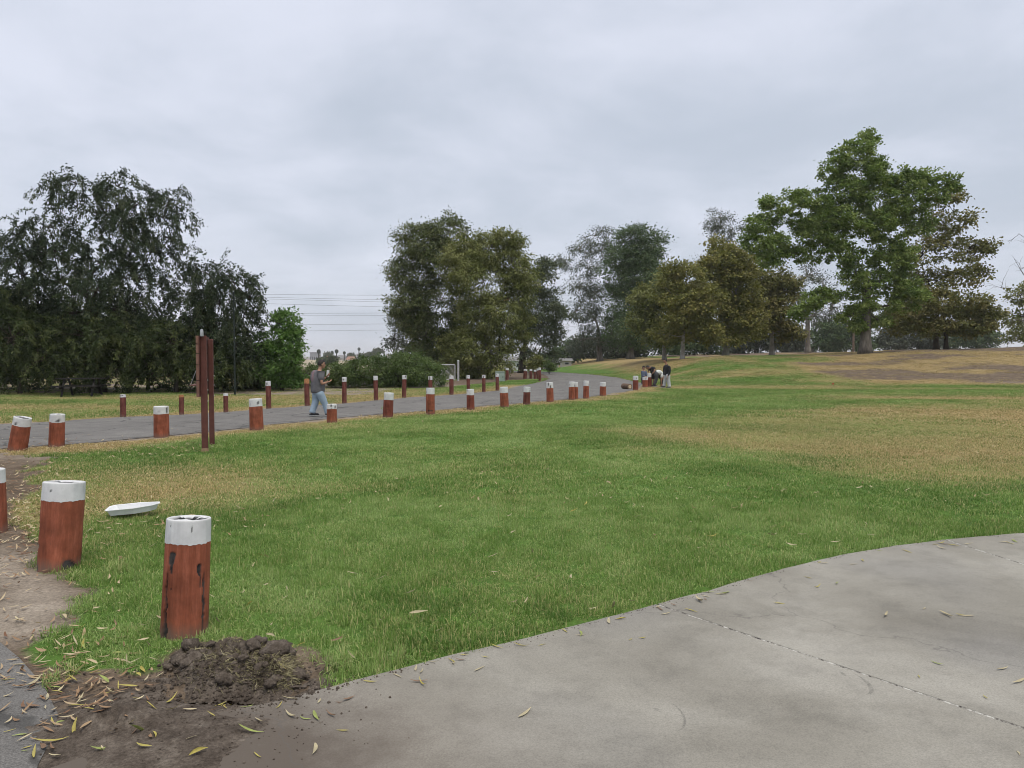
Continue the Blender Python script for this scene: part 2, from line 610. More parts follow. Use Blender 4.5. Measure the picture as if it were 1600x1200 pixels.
def H(x, y):
    x = np.asarray(x, float)
    y = np.asarray(y, float)
    droad = np.minimum(poly_sd(x, y, ROAD), poly_sd(x, y, TRACK))
    dpad = poly_sd(x, y, PAD)
    free = sstep(0.3, 2.5, droad) * sstep(0.1, 1.5, dpad)
    r = np.hypot(x, y)
    h = (fbm(x, y, 0.35, 3, 3) - 0.5) * 0.10 * free * sstep(4, 12, r)
    # the mound on the right
    m = 2.45 * sstep(41.5, 61.5, y + 2.2 * (fbm(x, y, 0.09, 21, 2) - 0.5)) * (0.60 * sstep(1.0, 17, x) + 0.22 * sstep(12, 34, x) + 0.18 * sstep(22, 50, x)) * sstep(0.3, 9.0, droad)
    m = m * (1 - 0.12 * sstep(62, 90, y))
    m = m + sstep(45, 58, y) * sstep(8, 18, x) * (fbm(x, y, 0.22, 5, 3) - 0.5) * 0.35
    h = h + m
    # the land falls away beyond the park
    h = h - np.clip((y - 92) * 0.030, 0, 4.0) * sstep(14, 2, x) - np.clip((y - 150) * 0.03, 0, 7.0) * sstep(2, 14, x) - np.clip((r - 300) * 0.004, 0, 4)
    # dug hole by the front post
    hx, hy = HOLE_C
    e = ((x - hx) / 0.26) ** 2 + ((y - hy - 0.09) / 0.13) ** 2
    h = h - 0.20 * np.exp(-e * 1.4)
    return h


def h1(x, y):
    return float(H(np.array([x]), np.array([y]))[0])


def masks(x, y):
    """dryness of the grass, bare soil, paleness of that soil"""
    droad = poly_sd(x, y, ROAD)
    dl = poly_sd(x, y, DIRT_L)
    da = poly_sd(x, y, DRY_A)
    nz = fbm(x, y, 0.5, 41, 4)
    nb = fbm(x, y, 0.16, 42, 4)
    nl = fbm(x * 0.35, y, 0.35, 45, 4)
    r = np.hypot(x, y)
    dry = 0.10 + 0.5 * (nz - 0.5)
    # beige field on the right
    dry = np.maximum(dry, sstep(2.6, -2.2, da + 5.0 * (nz - 0.5)) * (0.66 + 0.9 * (nl - 0.42)))
    # tired strip along the road
    dry = np.maximum(dry, 0.95 * sstep(1.9, 0.35, droad + 2.0 * (nz - 0.5)) * sstep(10, 14, y))
    # far lawn: patches
    dry = np.maximum(dry, sstep(24, 30, y) * (0.42 + 2.2 * (nl - 0.5)) * sstep(-3, 6, x))
    # tan belt at the foot of the mound
    dry = np.maximum(dry, 0.9 * np.exp(-((y - 42.0 - 3.0 * (nb - 0.5)) / 2.2) ** 2) * sstep(4, 10, x) * sstep(26, 15, x + 8 * (nz - 0.5)))
    green = np.exp(-((y - 37.5) / 3.0) ** 2) * sstep(8, 14, x)
    dry = dry * (1 - 0.85 * green)
    # the mound: green left face, burnt brown to the right and along the crest
    on = sstep(43, 47, y)
    brown = np.maximum(sstep(15, 22, x + 9 * (nb - 0.5) + (50 - y) * -0.25), 0.75 * sstep(59, 63, y + 6 * (nb - 0.5)) * sstep(8, 12, x) * sstep(20, 14, x))
    gface = sstep(17, 20, x) * sstep(25, 22, x) * sstep(54, 57, y)
    brown = brown * (1 - gface)
    stripes = 0.22 + 1.7 * (fbm(x * 0.25 + y * 0.2, y, 0.5, 77, 3) - 0.5)
    dry = np.where(on > 0.02, dry * (1 - on) + on * np.maximum(np.clip(stripes, 0, 0.8) * sstep(3, 12, x), brown * 1.1), dry)
    # worn lawn between the near bollards and the road
    wl = np.exp(-(((x + 5.6) / 2.6) ** 2 + ((y - 10.0) / 2.6) ** 2))
    dry = np.maximum(dry, wl * 0.72 + 0.9 * (nz - 0.5))
    # the verge across the road
    ver = sstep(0.0, -3.0, x + 2) * sstep(0.2, 1.0, droad) * sstep(17, 19, y)
    dry = np.where((ver > 0) & (y > 15), np.maximum(dry, ver * (0.5 + 1.2 * (nl - 0.5))), dry)
    dirt = sstep(0.22, -0.22, dl + 0.9 * (fbm(x, y, 1.6, 46, 4) - 0.5))
    dirt = np.maximum(dirt, 0.85 * sstep(0.55, 0.05, droad + 0.8 * (fbm(x, y, 1.2, 47, 3) - 0.5)))
    dirt = np.maximum(dirt, sstep(0.3, -0.3, poly_sd(x, y, TRACK)))
    dirt = np.maximum(dirt, on * brown * (0.38 + 0.55 * sstep(0.38, 0.62, fbm(x * 0.4, y, 0.5, 48, 5))) * sstep(16, 22, x))
    dirt = np.maximum(dirt, 0.95 * sstep(0.07, -0.02, poly_sd(x, y, PAD)))
    # shade under the weeping trees and hedge: bare
    dirt = np.maximum(dirt, sstep(32.5, 34.0, y + 0.10 * x) * sstep(-5.0, -7.0, x) * 0.8)
    far = sstep(110, 160, r)
    dry = dry * (1 - far) + far * 0.75
    pl = pts((0, 830), (60, 895), (112, 900), (105, 950), (70, 990), (0, 995), (-40, 900))
    pale = np.maximum(sstep(0.25, -0.25, poly_sd(x, y, pl) + 0.6 * (fbm(x, y, 1.5, 49, 3) - 0.5)), sstep(12, 14, y) * (0.75 - 0.70 * sstep(43, 47, y)))
    return np.clip(dry, 0, 1), np.clip(dirt, 0, 1), np.clip(pale, 0, 1)


def build_ground():
    ang = np.concatenate([np.arange(-44, 44.01, 0.3), np.arange(48, 313, 6.0)]) * math.pi / 180
    rr = [1.2]
    while rr[-1] < 6000:
        rr.append(rr[-1] * (1.0085 if rr[-1] < 90 else 1.03))
    rr = np.array(rr)
    A, Rr = np.meshgrid(ang, rr)
    x = (np.sin(A) * Rr).ravel()
    y = (np.cos(A) * Rr).ravel()
    z = H(x, y)
    dry, dirt, pale = masks(x, y)
    z = z + dirt * sstep(9, 4, np.hypot(x, y)) * (fbm(x, y, 9, 61, 3) - 0.5) * 0.035 * sstep(0.0, 0.25, poly_sd(x, y, PAD)) * sstep(0.0, 0.2, poly_sd(x, y, DRIVE))
    na, nr = len(ang), len(rr)
    i, j = np.meshgrid(np.arange(nr - 1), np.arange(na), indexing='ij')
    j2 = (j + 1) % na
    F = np.stack([i * na + j, (i + 1) * na + j, (i + 1) * na + j2, i * na + j2], -1).reshape(-1, 4)[:, ::-1]
    V = np.stack([x, y, z], 1)
    V = np.vstack([V, [[0, 0, 0]]])
    F3 = [(len(V) - 1, (k + 1) % na, k) for k in range(na)]
    me = np_mesh('ground', V, F, True, dict(dry=np.append(dry, 0), dirt=np.append(dirt, 0), pale=np.append(pale, 0)))
    o = obj('ground', me, MAT['ground'])
    tag(o, 'lawn and bare earth spreading over the park and up the mound', 'ground', kind='structure')


def sheet(name, poly, z, mat, label, cat, ragged=0.0, seed=1):
    """a level sheet with a slightly ragged edge"""
    out = []
    n = len(poly)
    for i in range(n):
        a, b = np.array(poly[i]), np.array(poly[(i + 1) % n])
        L = np.linalg.norm(b - a)
        k = max(1, min(40, int(L / 0.35)))
        nrm = np.array([-(b - a)[1], (b - a)[0]]) / (L + 1e-9)
        for q in range(k):
            p = a + (b - a) * q / k
            out.append(p + nrm * ragged * (float(fbm(np.array([p[0]]), np.array([p[1]]), 1.3, seed, 3)[0]) - 0.5) * 2)
    r_ = delaunay_2d_cdt([Vector((float(p[0]), float(p[1]))) for p in out], [], [list(range(len(out)))], 1, 1e-4)
    me = bpy.data.meshes.new(name)
    F = []
    for f in r_[2]:
        q = [r_[0][i] for i in f]
        ar = sum(q[i].x * q[(i + 1) % len(q)].y - q[i].y * q[(i + 1) % len(q)].x for i in range(len(q)))
        F.append(tuple(f) if ar > 0 else tuple(f)[::-1])
    me.from_pydata([(v.x, v.y, z) for v in r_[0]], [], F)
    me.update()
    # make sure it faces up
    o = obj(name, me, mat)
    return tag(o, label, cat, kind='structure')


def clip(poly, p, n):
    """keep the part of the polygon on the side that n points to"""
    out = []
    m = len(poly)
    for i in range(m):
        a, b = np.array(poly[i]), np.array(poly[(i + 1) % m])
        da, db = np.dot(a - p, n), np.dot(b - p, n)
        if da >= 0:
            out.append(a)
        if (da >= 0) != (db >= 0):
            out.append(a + (b - a) * da / (da - db))
    return out


def rough(poly, step, amp):
    out = []
    n = len(poly)
    for i in range(n):
        a, b = np.array(poly[i]), np.array(poly[(i + 1) % n])
        L = np.linalg.norm(b - a)
        k = max(1, min(60, int(L / step)))
        for q in range(k):
            p = a + (b - a) * q / k
            d = (b - a) / (L + 1e-9)
            o = amp * 2 * (float(fbm(np.array([p[0]]), np.array([p[1]]), 5.0, 33, 3)[0]) - 0.5)
            out.append((p[0] - d[1] * o, p[1] + d[0] * o))
    return out


def build_pad():
    PADR = rough(PAD, 0.06, 0.012)
    root = thing('concrete_pad', 'pale poured concrete pad with curved edge and joint lines', 'pavement')
    root['kind'] = 'structure'
    top = 0.022
    j1a, j1b = np.array(at(1030, 950)), np.array(at(1600, 1145))
    j2a, j2b = np.array(at(1478, 847)), np.array(at(1600, 886))

    def nrm(a, b):
        d = (b - a) / np.linalg.norm(b - a)
        return np.array([-d[1], d[0]])
    n1, n2 = nrm(j1a, j1b), nrm(j2a, j2b)
    if np.dot(np.array([6, 6]) - j1a, n1) < 0:
        n1 = -n1
    if np.dot(np.array([12, 6.2]) - j2a, n2) < 0:
        n2 = -n2
    g = 0.010
    polys = [clip(PADR, j1a - n1 * g, -n1), clip(clip(PADR, j1a + n1 * g, n1), j2a - n2 * g, -n2), clip(clip(PADR, j1a + n1 * g, n1), j2a + n2 * g, n2)]
    for q, poly in enumerate(polys):
        if len(poly) < 3:
            continue
        bm = bmesh.new()
        vs = [bm.verts.new((p[0], p[1], top)) for p in poly]
        bmesh.ops.remove_doubles(bm, verts=vs, dist=1e-4)
        vs = [v for v in vs if v.is_valid]
        f = bm.faces.new(vs)
        if f.normal.z < 0:
            bmesh.ops.reverse_faces(bm, faces=[f])
        ex = bmesh.ops.extrude_face_region(bm, geom=[f])
        for v in [e for e in ex['geom'] if isinstance(e, bmesh.types.BMVert)]:
            pass
        low = [e for e in ex['geom'] if isinstance(e, bmesh.types.BMVert)]
        # the extruded copy becomes the underside
        for v in low:
            v.co.z -= 0.14
        bmesh.ops.recalc_face_normals(bm, faces=bm.faces)
        me = bpy.data.meshes.new('slab')
        bm.to_mesh(me)
        bm.free()
        obj('slab', me, MAT['concrete'], root)
    # pale worn sealant in the joints
    g_ = NG('joint_sealant')
    n = g_.noise(25, 4, 0.7, g_.pos())
    msl = g_.end(g_.pbsdf(g_.ramp(n, [(0.36, (0.07, 0.06, 0.055)), (0.48, (0.34, 0.32, 0.28)), (0.62, (0.66, 0.64, 0.58))]), 0.9))
    for a, b in ((j1a, j1a + (j1b - j1a) * 1.8), (j2a, j2a + (j2b - j2a) * 2.5)):
        k = 60
        mb = MB()
        d = (b - a) / np.linalg.norm(b - a)
        nn = np.array([-d[1], d[0]])
        V = []
        for i in range(k + 1):
            p = a + (b - a) * i / k
            w = 0.0096
            zz = top + 0.001 + 0.003 * R.random()
            for s_, dz in ((-1, -0.012), (0, 0), (1, -0.012)):
                q = p + nn * w * s_
                V.append((q[0], q[1], zz + dz))
        F = []
        for i in range(k):
            for s_ in (0, 1):
                F.append((i * 3 + s_, i * 3 + s_ + 1, i * 3 + s_ + 4, i * 3 + s_ + 3))
        mb.add(V, F).build('joint_sealant', msl, root)
    # dark rubber scuffs
    gs = NG('rubber_scuff')
    n = gs.noise(60, 4, 0.8, gs.pos())
    a_ = gs.n('ShaderNodeMapRange', {0: n, 1: 0.38, 2: 0.72, 3: 0.0, 4: 0.5})
    ms = gs.end(gs.n('ShaderNodeMixShader', {0: a_, 1: gs.n('ShaderNodeBsdfTransparent'), 2: gs.pbsdf((0.09, 0.088, 0.085), 0.9)}))
    for (px, py, rad, a0, a1, wd) in ((1040, 1125, 0.085, -75, 55, 0.012), (1022, 1128, 0.05, 30, 75, 0.014), (1330, 1072, 0.08, -80, 40, 0.02), (1310, 1065, 0.05, 10, 50, 0.02)):
        c = at(px, py)
        V, F = [], []
        for i in range(17):
            t = i / 16
            an = math.radians(a0 + (a1 - a0) * t)
            ww = wd * math.sin(math.pi * min(max(t, 0.04), 0.96))
            for s_ in (-1, 1):
                V.append((c[0] + (rad + s_ * ww / 2) * math.cos(an), c[1] + 1.9 * (rad + s_ * ww / 2) * math.sin(an), top + 0.0015))
        for i in range(16):
            F.append((2 * i, 2 * i + 1, 2 * i + 3, 2 * i + 2))
        MB().add(V, F).build('scuff_mark', ms, root)


def heightfield(name, x0, x1, y0, y1, step, fn, mat, parent=None):
    xs = np.arange(x0, x1, step)
    ys = np.arange(y0, y1, step)
    X, Y = np.meshgrid(xs, ys)
    Z = fn(X.ravel(), Y.ravel())
    n, m = len(xs), len(ys)
    i, j = np.meshgrid(np.arange(m - 1), np.arange(n - 1), indexing='ij')
    F = np.stack([i * n + j, i * n + j + 1, (i + 1) * n + j + 1, (i + 1) * n + j], -1).reshape(-1, 4)
    keep = (Z[F] > (-0.05 if parent is not None else 0.0)).any(axis=1)
    me = np_mesh(name, np.stack([X.ravel(), Y.ravel(), Z], 1), F[keep], True)
    return obj(name, me, mat, parent)


def lump_mesh(seed, r=1.0):
    bm = bmesh.new()
    bmesh.ops.create_icosphere(bm, subdivisions=3, radius=r)
    for v in bm.verts:
        p = np.array(v.co)
        k = 0.45 + 1.1 * float(fbm(np.array([p[0] + p[2] * 1.7 + seed * 3.1]), np.array([p[1] - p[2] * 1.3 + seed * 1.7]), 2.6 / r, seed, 5, 0.62)[0])
        v.co = v.co * k
        v.co.z *= 0.75
    me = bpy.data.meshes.new('clod')
    bm.to_mesh(me)
    bm.free()
    return me


HEAP_POLY = pts((245, 1042), (275, 1016), (330, 1003), (400, 1004), (450, 1014), (480, 1040), (465, 1068), (425, 1078), (380, 1068), (310, 1072), (265, 1066))


def heap_z(x, y):
    d = poly_sd(x, y, HEAP_POLY)
    n = fbm(x, y, 5, 91, 4)
    n2 = fbm(x, y, 22, 92, 4)
    t = sstep(0.12, -0.20, d + 0.22 * (n - 0.5))
    return -0.06 + t * 0.125 + t * (n - 0.4) * 0.16 + t * (n2 - 0.5) * 0.10


def spill_z(x, y):
    d = poly_sd(x, y, SPILL)
    n = fbm(x, y, 4, 95, 4)
    n2 = fbm(x, y, 26, 96, 3)
    t = sstep(0.22, -0.40, d + 0.30 * (n - 0.5) + 0.30 * (n2 - 0.5))
    lump = np.exp(-(((x - at(160, 1150)[0]) / 0.20) ** 2 + ((y - at(160, 1135)[1]) / 0.12) ** 2))
    z = 0.0 + t * 0.040 + t * (n - 0.5) * 0.03 + (n2 - 0.5) * 0.026 + lump * (0.05 + 0.10 * (n2 - 0.35))
    hx, hy = HOLE_C
    e = ((x - hx) / 0.24) ** 2 + ((y - hy - 0.07) / 0.10) ** 2
    return z - 0.3 * np.exp(-e * 2)


SPILL = pts((80, 1150), (130, 1110), (200, 1085), (300, 1098), (400, 1108), (450, 1100), (470, 1125), (440, 1160), (400, 1200), (340, 1260), (100, 1260), (70, 1190))


KINDS = ('lawn', 'pad', 'road', 'dirt', 'soil')


def surf_many(x, y):
    """what a fallen leaf would lie on: height and kind"""
    x, y = np.asarray(x, float), np.asarray(y, float)
    z = H(x, y)
    k = np.zeros(len(x), int)
    dirt = masks(x, y)[1]
    k[dirt > 0.5] = 3
    z = np.where(k == 3, z + 0.012, z)
    r = (poly_sd(x, y, ROAD) < 0) | (poly_sd(x, y, DRIVE) < 0)
    p = poly_sd(x, y, PAD) < 0
    z = np.where(r, 0.012, np.where(p, 0.022, z))
    k = np.where(r, 2, np.where(p, 1, k))
    hz = np.maximum(heap_z(x, y), spill_z(x, y))
    so = (hz > z) & (np.hypot(x, y) < 7)
    return np.where(so, hz, z), np.where(so, 4, k)


def at_many(px, py):
    px, py = np.asarray(px, float), np.asarray(py, float)
    c, s = math.cos(PITCH), math.sin(PITCH)
    v = -(py - 600) / 1200.0
    t = -CAM_H / (-s + v * c)
    return (px - 800) / 1200.0 * t, (c + v * s) * t


def build_soil():
    root = thing('soil_heap', 'heap of dark dug soil and torn turf at the foot of the front bollard', 'soil heap')
    heightfield('mound', -2.35, -0.85, 3.5, 5.1, 0.012, heap_z, MAT['soil'], root)
    lumps = [lump_mesh(s) for s in range(5)]
    for me in lumps:
        me.materials.append(MAT['soil'])
        me.polygons.foreach_set('use_smooth', np.ones(len(me.polygons), bool))
    spots = [(408, 1003, 0.085), (430, 1040, 0.07), (300, 1030, 0.05)] + [(R.uniform(245, 505), R.uniform(1005, 1082), 0.010 + 0.035 * R.random() ** 2) for _ in range(90)]
    sx, sy = at_many([q[0] for q in spots], [q[1] for q in spots])
    sz = heap_z(sx, sy)
    for (px, py, r), x, y, z in zip(spots, sx, sy, sz):
        if z < 0.0:
            continue
        o = obj('clod', lumps[R.randrange(5)], None, root)
        o.location = (x, y, z + r * 0.35)
        o.scale = (r * R.uniform(0.8, 1.3), r * R.uniform(0.8, 1.2), r * R.uniform(0.7, 1.1))
        o.rotation_euler = (R.uniform(-0.5, 0.5), R.uniform(-0.5, 0.5), R.uniform(0, 6.3))
    # torn grass roots and straw
    V, F, tv = [], [], []
    n = 9000
    tp = [(R.gauss(440, 35), R.gauss(1058, 16)) if R.random() < 0.45 else (R.gauss(375, 75), R.gauss(1045, 24)) for _ in range(n)]
    tx, ty = at_many([q[0] for q in tp], [q[1] for q in tp])
    tz = heap_z(tx, ty)
    for x, y, z in zip(tx, ty, tz):
        if z < -0.01:
            continue
        a = R.uniform(0, 6.28)
        L = R.uniform(0.02, 0.08)
        up = R.uniform(-0.1, 0.7)
        k0 = len(V)
        w = R.uniform(0.001, 0.0032)
        cv = R.uniform(-1.6, 1.6)
        p = np.array([x, y, z - 0.004])
        for q in range(5):
            nx, ny = -math.sin(a), math.cos(a)
            ww = w * (1 - q / 5)
            V += [(p[0] - nx * ww, p[1] - ny * ww, p[2]), (p[0] + nx * ww, p[1] + ny * ww, p[2] + ww)]
            p = p + np.array([math.cos(a), math.sin(a), up]) * L / 5
            a += cv * 0.35
            up -= 0.22
        for q in range(4):
            F.append((k0 + 2 * q, k0 + 2 * q + 1, k0 + 2 * q + 3, k0 + 2 * q + 2))
        tv += [R.random()] * 10
    me = np_mesh('torn_turf', np.array(V), np.array(F), False, dict(tv=tv))
    o = obj('torn_turf', me, m_leaf('torn_turf', (0.055, 0.040, 0.028), (0.17, 0.15, 0.075), (0.36, 0.32, 0.19), 0.15), root)
    o['kind'] = 'stuff'
    o = heightfield('loose_soil', -2.75, -0.5, 2.3, 4.1, 0.013, spill_z, MAT['soil'])
    tag(o, 'dark loose soil spilled over the corner of the concrete pad', 'soil', kind='stuff')
    # crumbs spread round the hole
    mb = MB()
    cp = [(R.gauss(330, 120), R.gauss(1135, 40)) for _ in range(380)] + [(R.gauss(370, 80), R.gauss(1055, 28)) for _ in range(1500)]
    cp = [q for q in cp if 60 < q[0] < 640 and 1040 < q[1] < 1210]
    cx, cy = at_many([q[0] for q in cp], [q[1] for q in cp])
    ed = np.array(PAD[3:21])
    tt = rng.uniform(0, len(ed) - 1.001, 1400)[:500]
    i0 = tt.astype(int)
    ep = ed[i0] + (ed[i0 + 1] - ed[i0]) * (tt - i0)[:, None] + np.stack([np.abs(rng.normal(0, 0.03, 500)) * 0.5, -np.abs(rng.normal(0, 0.03, 500))], 1)
    cx, cy = np.append(cx, ep[:, 0]), np.append(cy, ep[:, 1])
    cz, ck = surf_many(cx, cy)
    for x, y, z in zip(cx, cy, cz):
        if x > -0.6:
            z -= 0.001
        r = min(0.010 if x < -0.6 else 0.0035, abs(R.gauss(0.001, 0.0025)) + 0.0012) * (1.7 if 3.75 < y < 4.8 and x < -0.9 else 1.0)
        mb.ball((x, y, z + r * 0.4), (r * R.uniform(.7, 1.3), r * R.uniform(.7, 1.3), r * 0.8), 5, 4)
    o = mb.build('soil_crumbs', MAT['soil'])
    tag(o, 'small soil crumbs scattered round the dug hole', 'soil', kind='stuff')


def clump_mesh(n, rad, hmin, hmax, wid, lean, seed, segs=3):
    r_ = np.random.default_rng(seed)
    V, F, hh, bv = [], [], [], []
    for i in range(n):
        a = r_.uniform(0, 6.283)
        d = rad * math.sqrt(r_.uniform())
        b = np.array([math.cos(a) * d, math.sin(a) * d, -0.008])
        L = r_.uniform(hmin, hmax)
        az = r_.uniform(0, 6.283)
        ln = abs(r_.normal(0, lean))
        side = np.array([-math.sin(az), math.cos(az), 0])
        k0 = len(V)
        w = wid * r_.uniform(0.7, 1.3)
        c = r_.uniform()
        p = b.copy()
        el = math.pi / 2 - ln * 0.4
        for q in range(segs + 1):
            t = q / segs
            if q == segs:
                V.append(p.copy())
                hh.append(1.0)
                bv.append(c)
            else:
                ww = w * (1 - 0.55 * t)
                V += [p - side * ww / 2, p + side * ww / 2]
                hh += [t, t]
                bv += [c, c]
            p = p + np.array([math.cos(az) * math.cos(el), math.sin(az) * math.cos(el), math.sin(el)]) * L / segs
            el -= ln * 0.55
        for q in range(segs - 1):
            F.append((k0 + 2 * q, k0 + 2 * q + 1, k0 + 2 * q + 3, k0 + 2 * q + 2))
        F.append((k0 + 2 * segs - 2, k0 + 2 * segs - 1, k0 + 2 * segs))
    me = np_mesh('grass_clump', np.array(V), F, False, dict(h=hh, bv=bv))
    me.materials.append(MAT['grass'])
    return me


def scatter(name, pts_, rot, scl, idx, dry, tone, protos, label):
    """one object of uncounted grass: clumps on points"""
    me = bpy.data.meshes.new(name)
    me.vertices.add(len(pts_))
    me.vertices.foreach_set('co', np.asarray(pts_, np.float32).ravel())
    for k, a, t in (('rz', rot, 'FLOAT'), ('dry', dry, 'FLOAT'), ('tone', tone, 'FLOAT'), ('pick', idx, 'INT')):
        at_ = me.attributes.new(k, t, 'POINT')
        at_.data.foreach_set('value', np.asarray(a, np.float32 if t == 'FLOAT' else np.int32))
    at_ = me.attributes.new('scl', 'FLOAT_VECTOR', 'POINT')
    at_.data.foreach_set('vector', np.asarray(scl, np.float32).ravel())
    o = obj(name, me, MAT['grass'])
    tag(o, label, 'grass', kind='stuff')
    pc = bpy.data.collections.new(name + '_clumps')
    for i, pm in enumerate(protos):
        po = bpy.data.objects.new('%s_clump_%02d' % (name, i), pm)
        pc.objects.link(po)
    ng = bpy.data.node_groups.new(name + '_nodes', 'GeometryNodeTree')
    ng.interface.new_socket('Geometry', in_out='INPUT', socket_type='NodeSocketGeometry')
    ng.interface.new_socket('Geometry', in_out='OUTPUT', socket_type='NodeSocketGeometry')
    N, L = ng.nodes, ng.links
    gi, go = N.new('NodeGroupInput'), N.new('NodeGroupOutput')
    ip = N.new('GeometryNodeInstanceOnPoints')
    ci = N.new('GeometryNodeCollectionInfo')
    ci.inputs['Collection'].default_value = pc
    ci.inputs['Separate Children'].default_value = True
    ci.inputs['Reset Children'].default_value = True

    def na(nm, t):
        q = N.new('GeometryNodeInputNamedAttribute')
        q.data_type = t
        q.inputs[0].default_value = nm
        return q.outputs[0]
    cx = N.new('ShaderNodeCombineXYZ')
    L.new(na('rz', 'FLOAT'), cx.inputs[2])
    L.new(gi.outputs[0], ip.inputs['Points'])
    L.new(ci.outputs[0], ip.inputs['Instance'])
    ip.inputs['Pick Instance'].default_value = True
    L.new(na('pick', 'INT'), ip.inputs['Instance Index'])
    L.new(cx.outputs[0], ip.inputs['Rotation'])
    L.new(na('scl', 'FLOAT_VECTOR'), ip.inputs['Scale'])
    L.new(ip.outputs[0], go.inputs[0])
    md = o.modifiers.new('grass', 'NODES')
    md.node_group = ng
    return o


def build_grass():
    near = [clump_mesh(84, 0.085, 0.026, 0.062, 0.0042, 1.5, s, 3) for s in range(8)]
    mid = [clump_mesh(76, 0.12, 0.024, 0.056, 0.007, 1.3, 20 + s, 2) for s in range(6)]
    far = [clump_mesh(60, 0.17, 0.024, 0.055, 0.014, 0.6, 40 + s, 1) for s in range(5)]
    for nm, r0, r1, dens, protos, sc, zs in (('near_lawn_grass', 2.6, 9.5, 190, near, 1.0, 1.0), ('middle_lawn_grass', 9.5, 22, 75, mid, 1.15, 0.95), ('far_lawn_grass', 22, 72, 15, far, 1.9, 1.0)):
        area = 0.5 * (r1 ** 2 - r0 ** 2) * math.radians(78)
        n = int(area * dens)
        rr = np.sqrt(rng.uniform(r0 ** 2, r1 ** 2, n))
        aa = rng.uniform(math.radians(-39), math.radians(39), n)
        x, y = np.sin(aa) * rr, np.cos(aa) * rr
        dpad = poly_sd(x, y, PAD)
        droad = poly_sd(x, y, ROAD)
        ok = (dpad > 0.02 + 0.05 * fbm(x, y, 3.0, 19, 3)) & (droad > 0.06) & (poly_sd(x, y, DRIVE) > 0.05) & (poly_sd(x, y, TRACK) > 0.05)
        if r0 < 8:
            ok &= poly_sd(x, y, HEAP_POLY) > 0.0
        x, y, dpad, droad = x[ok], y[ok], dpad[ok], droad[ok]
        dry, dirt, pale = masks(x, y)
        keep = rng.uniform(0, 1, len(x)) > np.maximum(dirt * 1.25 * (1 if r0 < 20 else 0.8), (dry - 0.5) * 0.5)
        x, y, dpad, dry, dirt = x[keep], y[keep], dpad[keep], dry[keep], dirt[keep]
        z = H(x, y)
        tone = np.clip(0.5 + 1.5 * (fbm(x, y, 0.6, 71, 4) - 0.5) + 1.0 * (fbm(x, y, 4.0, 72, 2) - 0.5), 0, 1)
        s = rng.uniform(0.75, 1.3, len(x)) * sc
        hz = zs * (0.65 + 0.75 * fbm(x, y, 1.1, 73, 3)) * (1 - 0.35 * dry) * (1 + 0.35 * np.exp(-dpad / 0.10)) * rng.uniform(0.6, 1.35, len(x))
        scl = np.stack([s, s, s / sc * hz], 1)
        scatter(nm, np.stack([x, y, z], 1), rng.uniform(0, 6.283, len(x)), scl, rng.integers(0, len(protos), len(x)), dry, tone, protos,
                {'near_lawn_grass': 'short green lawn grass in the foreground beside the pad', 'middle_lawn_grass': 'green lawn grass in the middle of the lawn', 'far_lawn_grass': 'patchy green and straw grass far across the lawn'}[nm])
    # coarse weed tufts by the bollards
    wd = [clump_mesh(45, 0.05, 0.07, 0.15, 0.006, 1.0, 80 + s, 4) for s in range(3)]
    pl = [at(*p) for p in ((180, 893), (192, 888), (205, 892), (170, 897), (330, 965), (240, 985), (100, 1062), (120, 905), (600, 640), (560, 1035), (610, 1030), (530, 1048))]
    pl = [(p[0] + R.gauss(0, 0.05), p[1] + R.gauss(0, 0.05)) for p in pl for _ in range(3)]
    a = np.array([(p[0], p[1], h1(*p)) for p in pl])
    n = len(a)
    s = rng.uniform(0.5, 1.0, n)
    scatter('weed_tufts', a, rng.uniform(0, 6, n), np.stack([s, s, s], 1), rng.integers(0, 3, n), np.full(n, 0.15), np.full(n, 0.9), wd, 'bright coarse grass tufts growing by the bollards')


def leaf_mesh(L, W, bend, fold, curl, seed):
    V, F = [], []
    k = 7
    a = -bend / 2
    p = np.array([-L / 2, 0, 0.0])
    for i in range(k + 1):
        t = i / k
        w = W * (math.sin(math.pi * t ** 0.8) ** 1.1) / 2 + 0.0004
        d = np.array([math.cos(a), math.sin(a), 0])
        nn = np.array([-d[1], d[0], 0])
        zz = 0.0015 + curl * (4 * (t - 0.5) ** 2)
        V += [p + nn * w + (0, 0, zz + fold * w), p + (0, 0, zz), p - nn * w + (0, 0, zz + fold * w)]
        p = p + d * L / k
        a += bend / k
    for i in range(k):
        for s in (0, 1):
            F.append((i * 3 + s, i * 3 + s + 1, i * 3 + s + 4, i * 3 + s + 3))
    return np.array(V), F


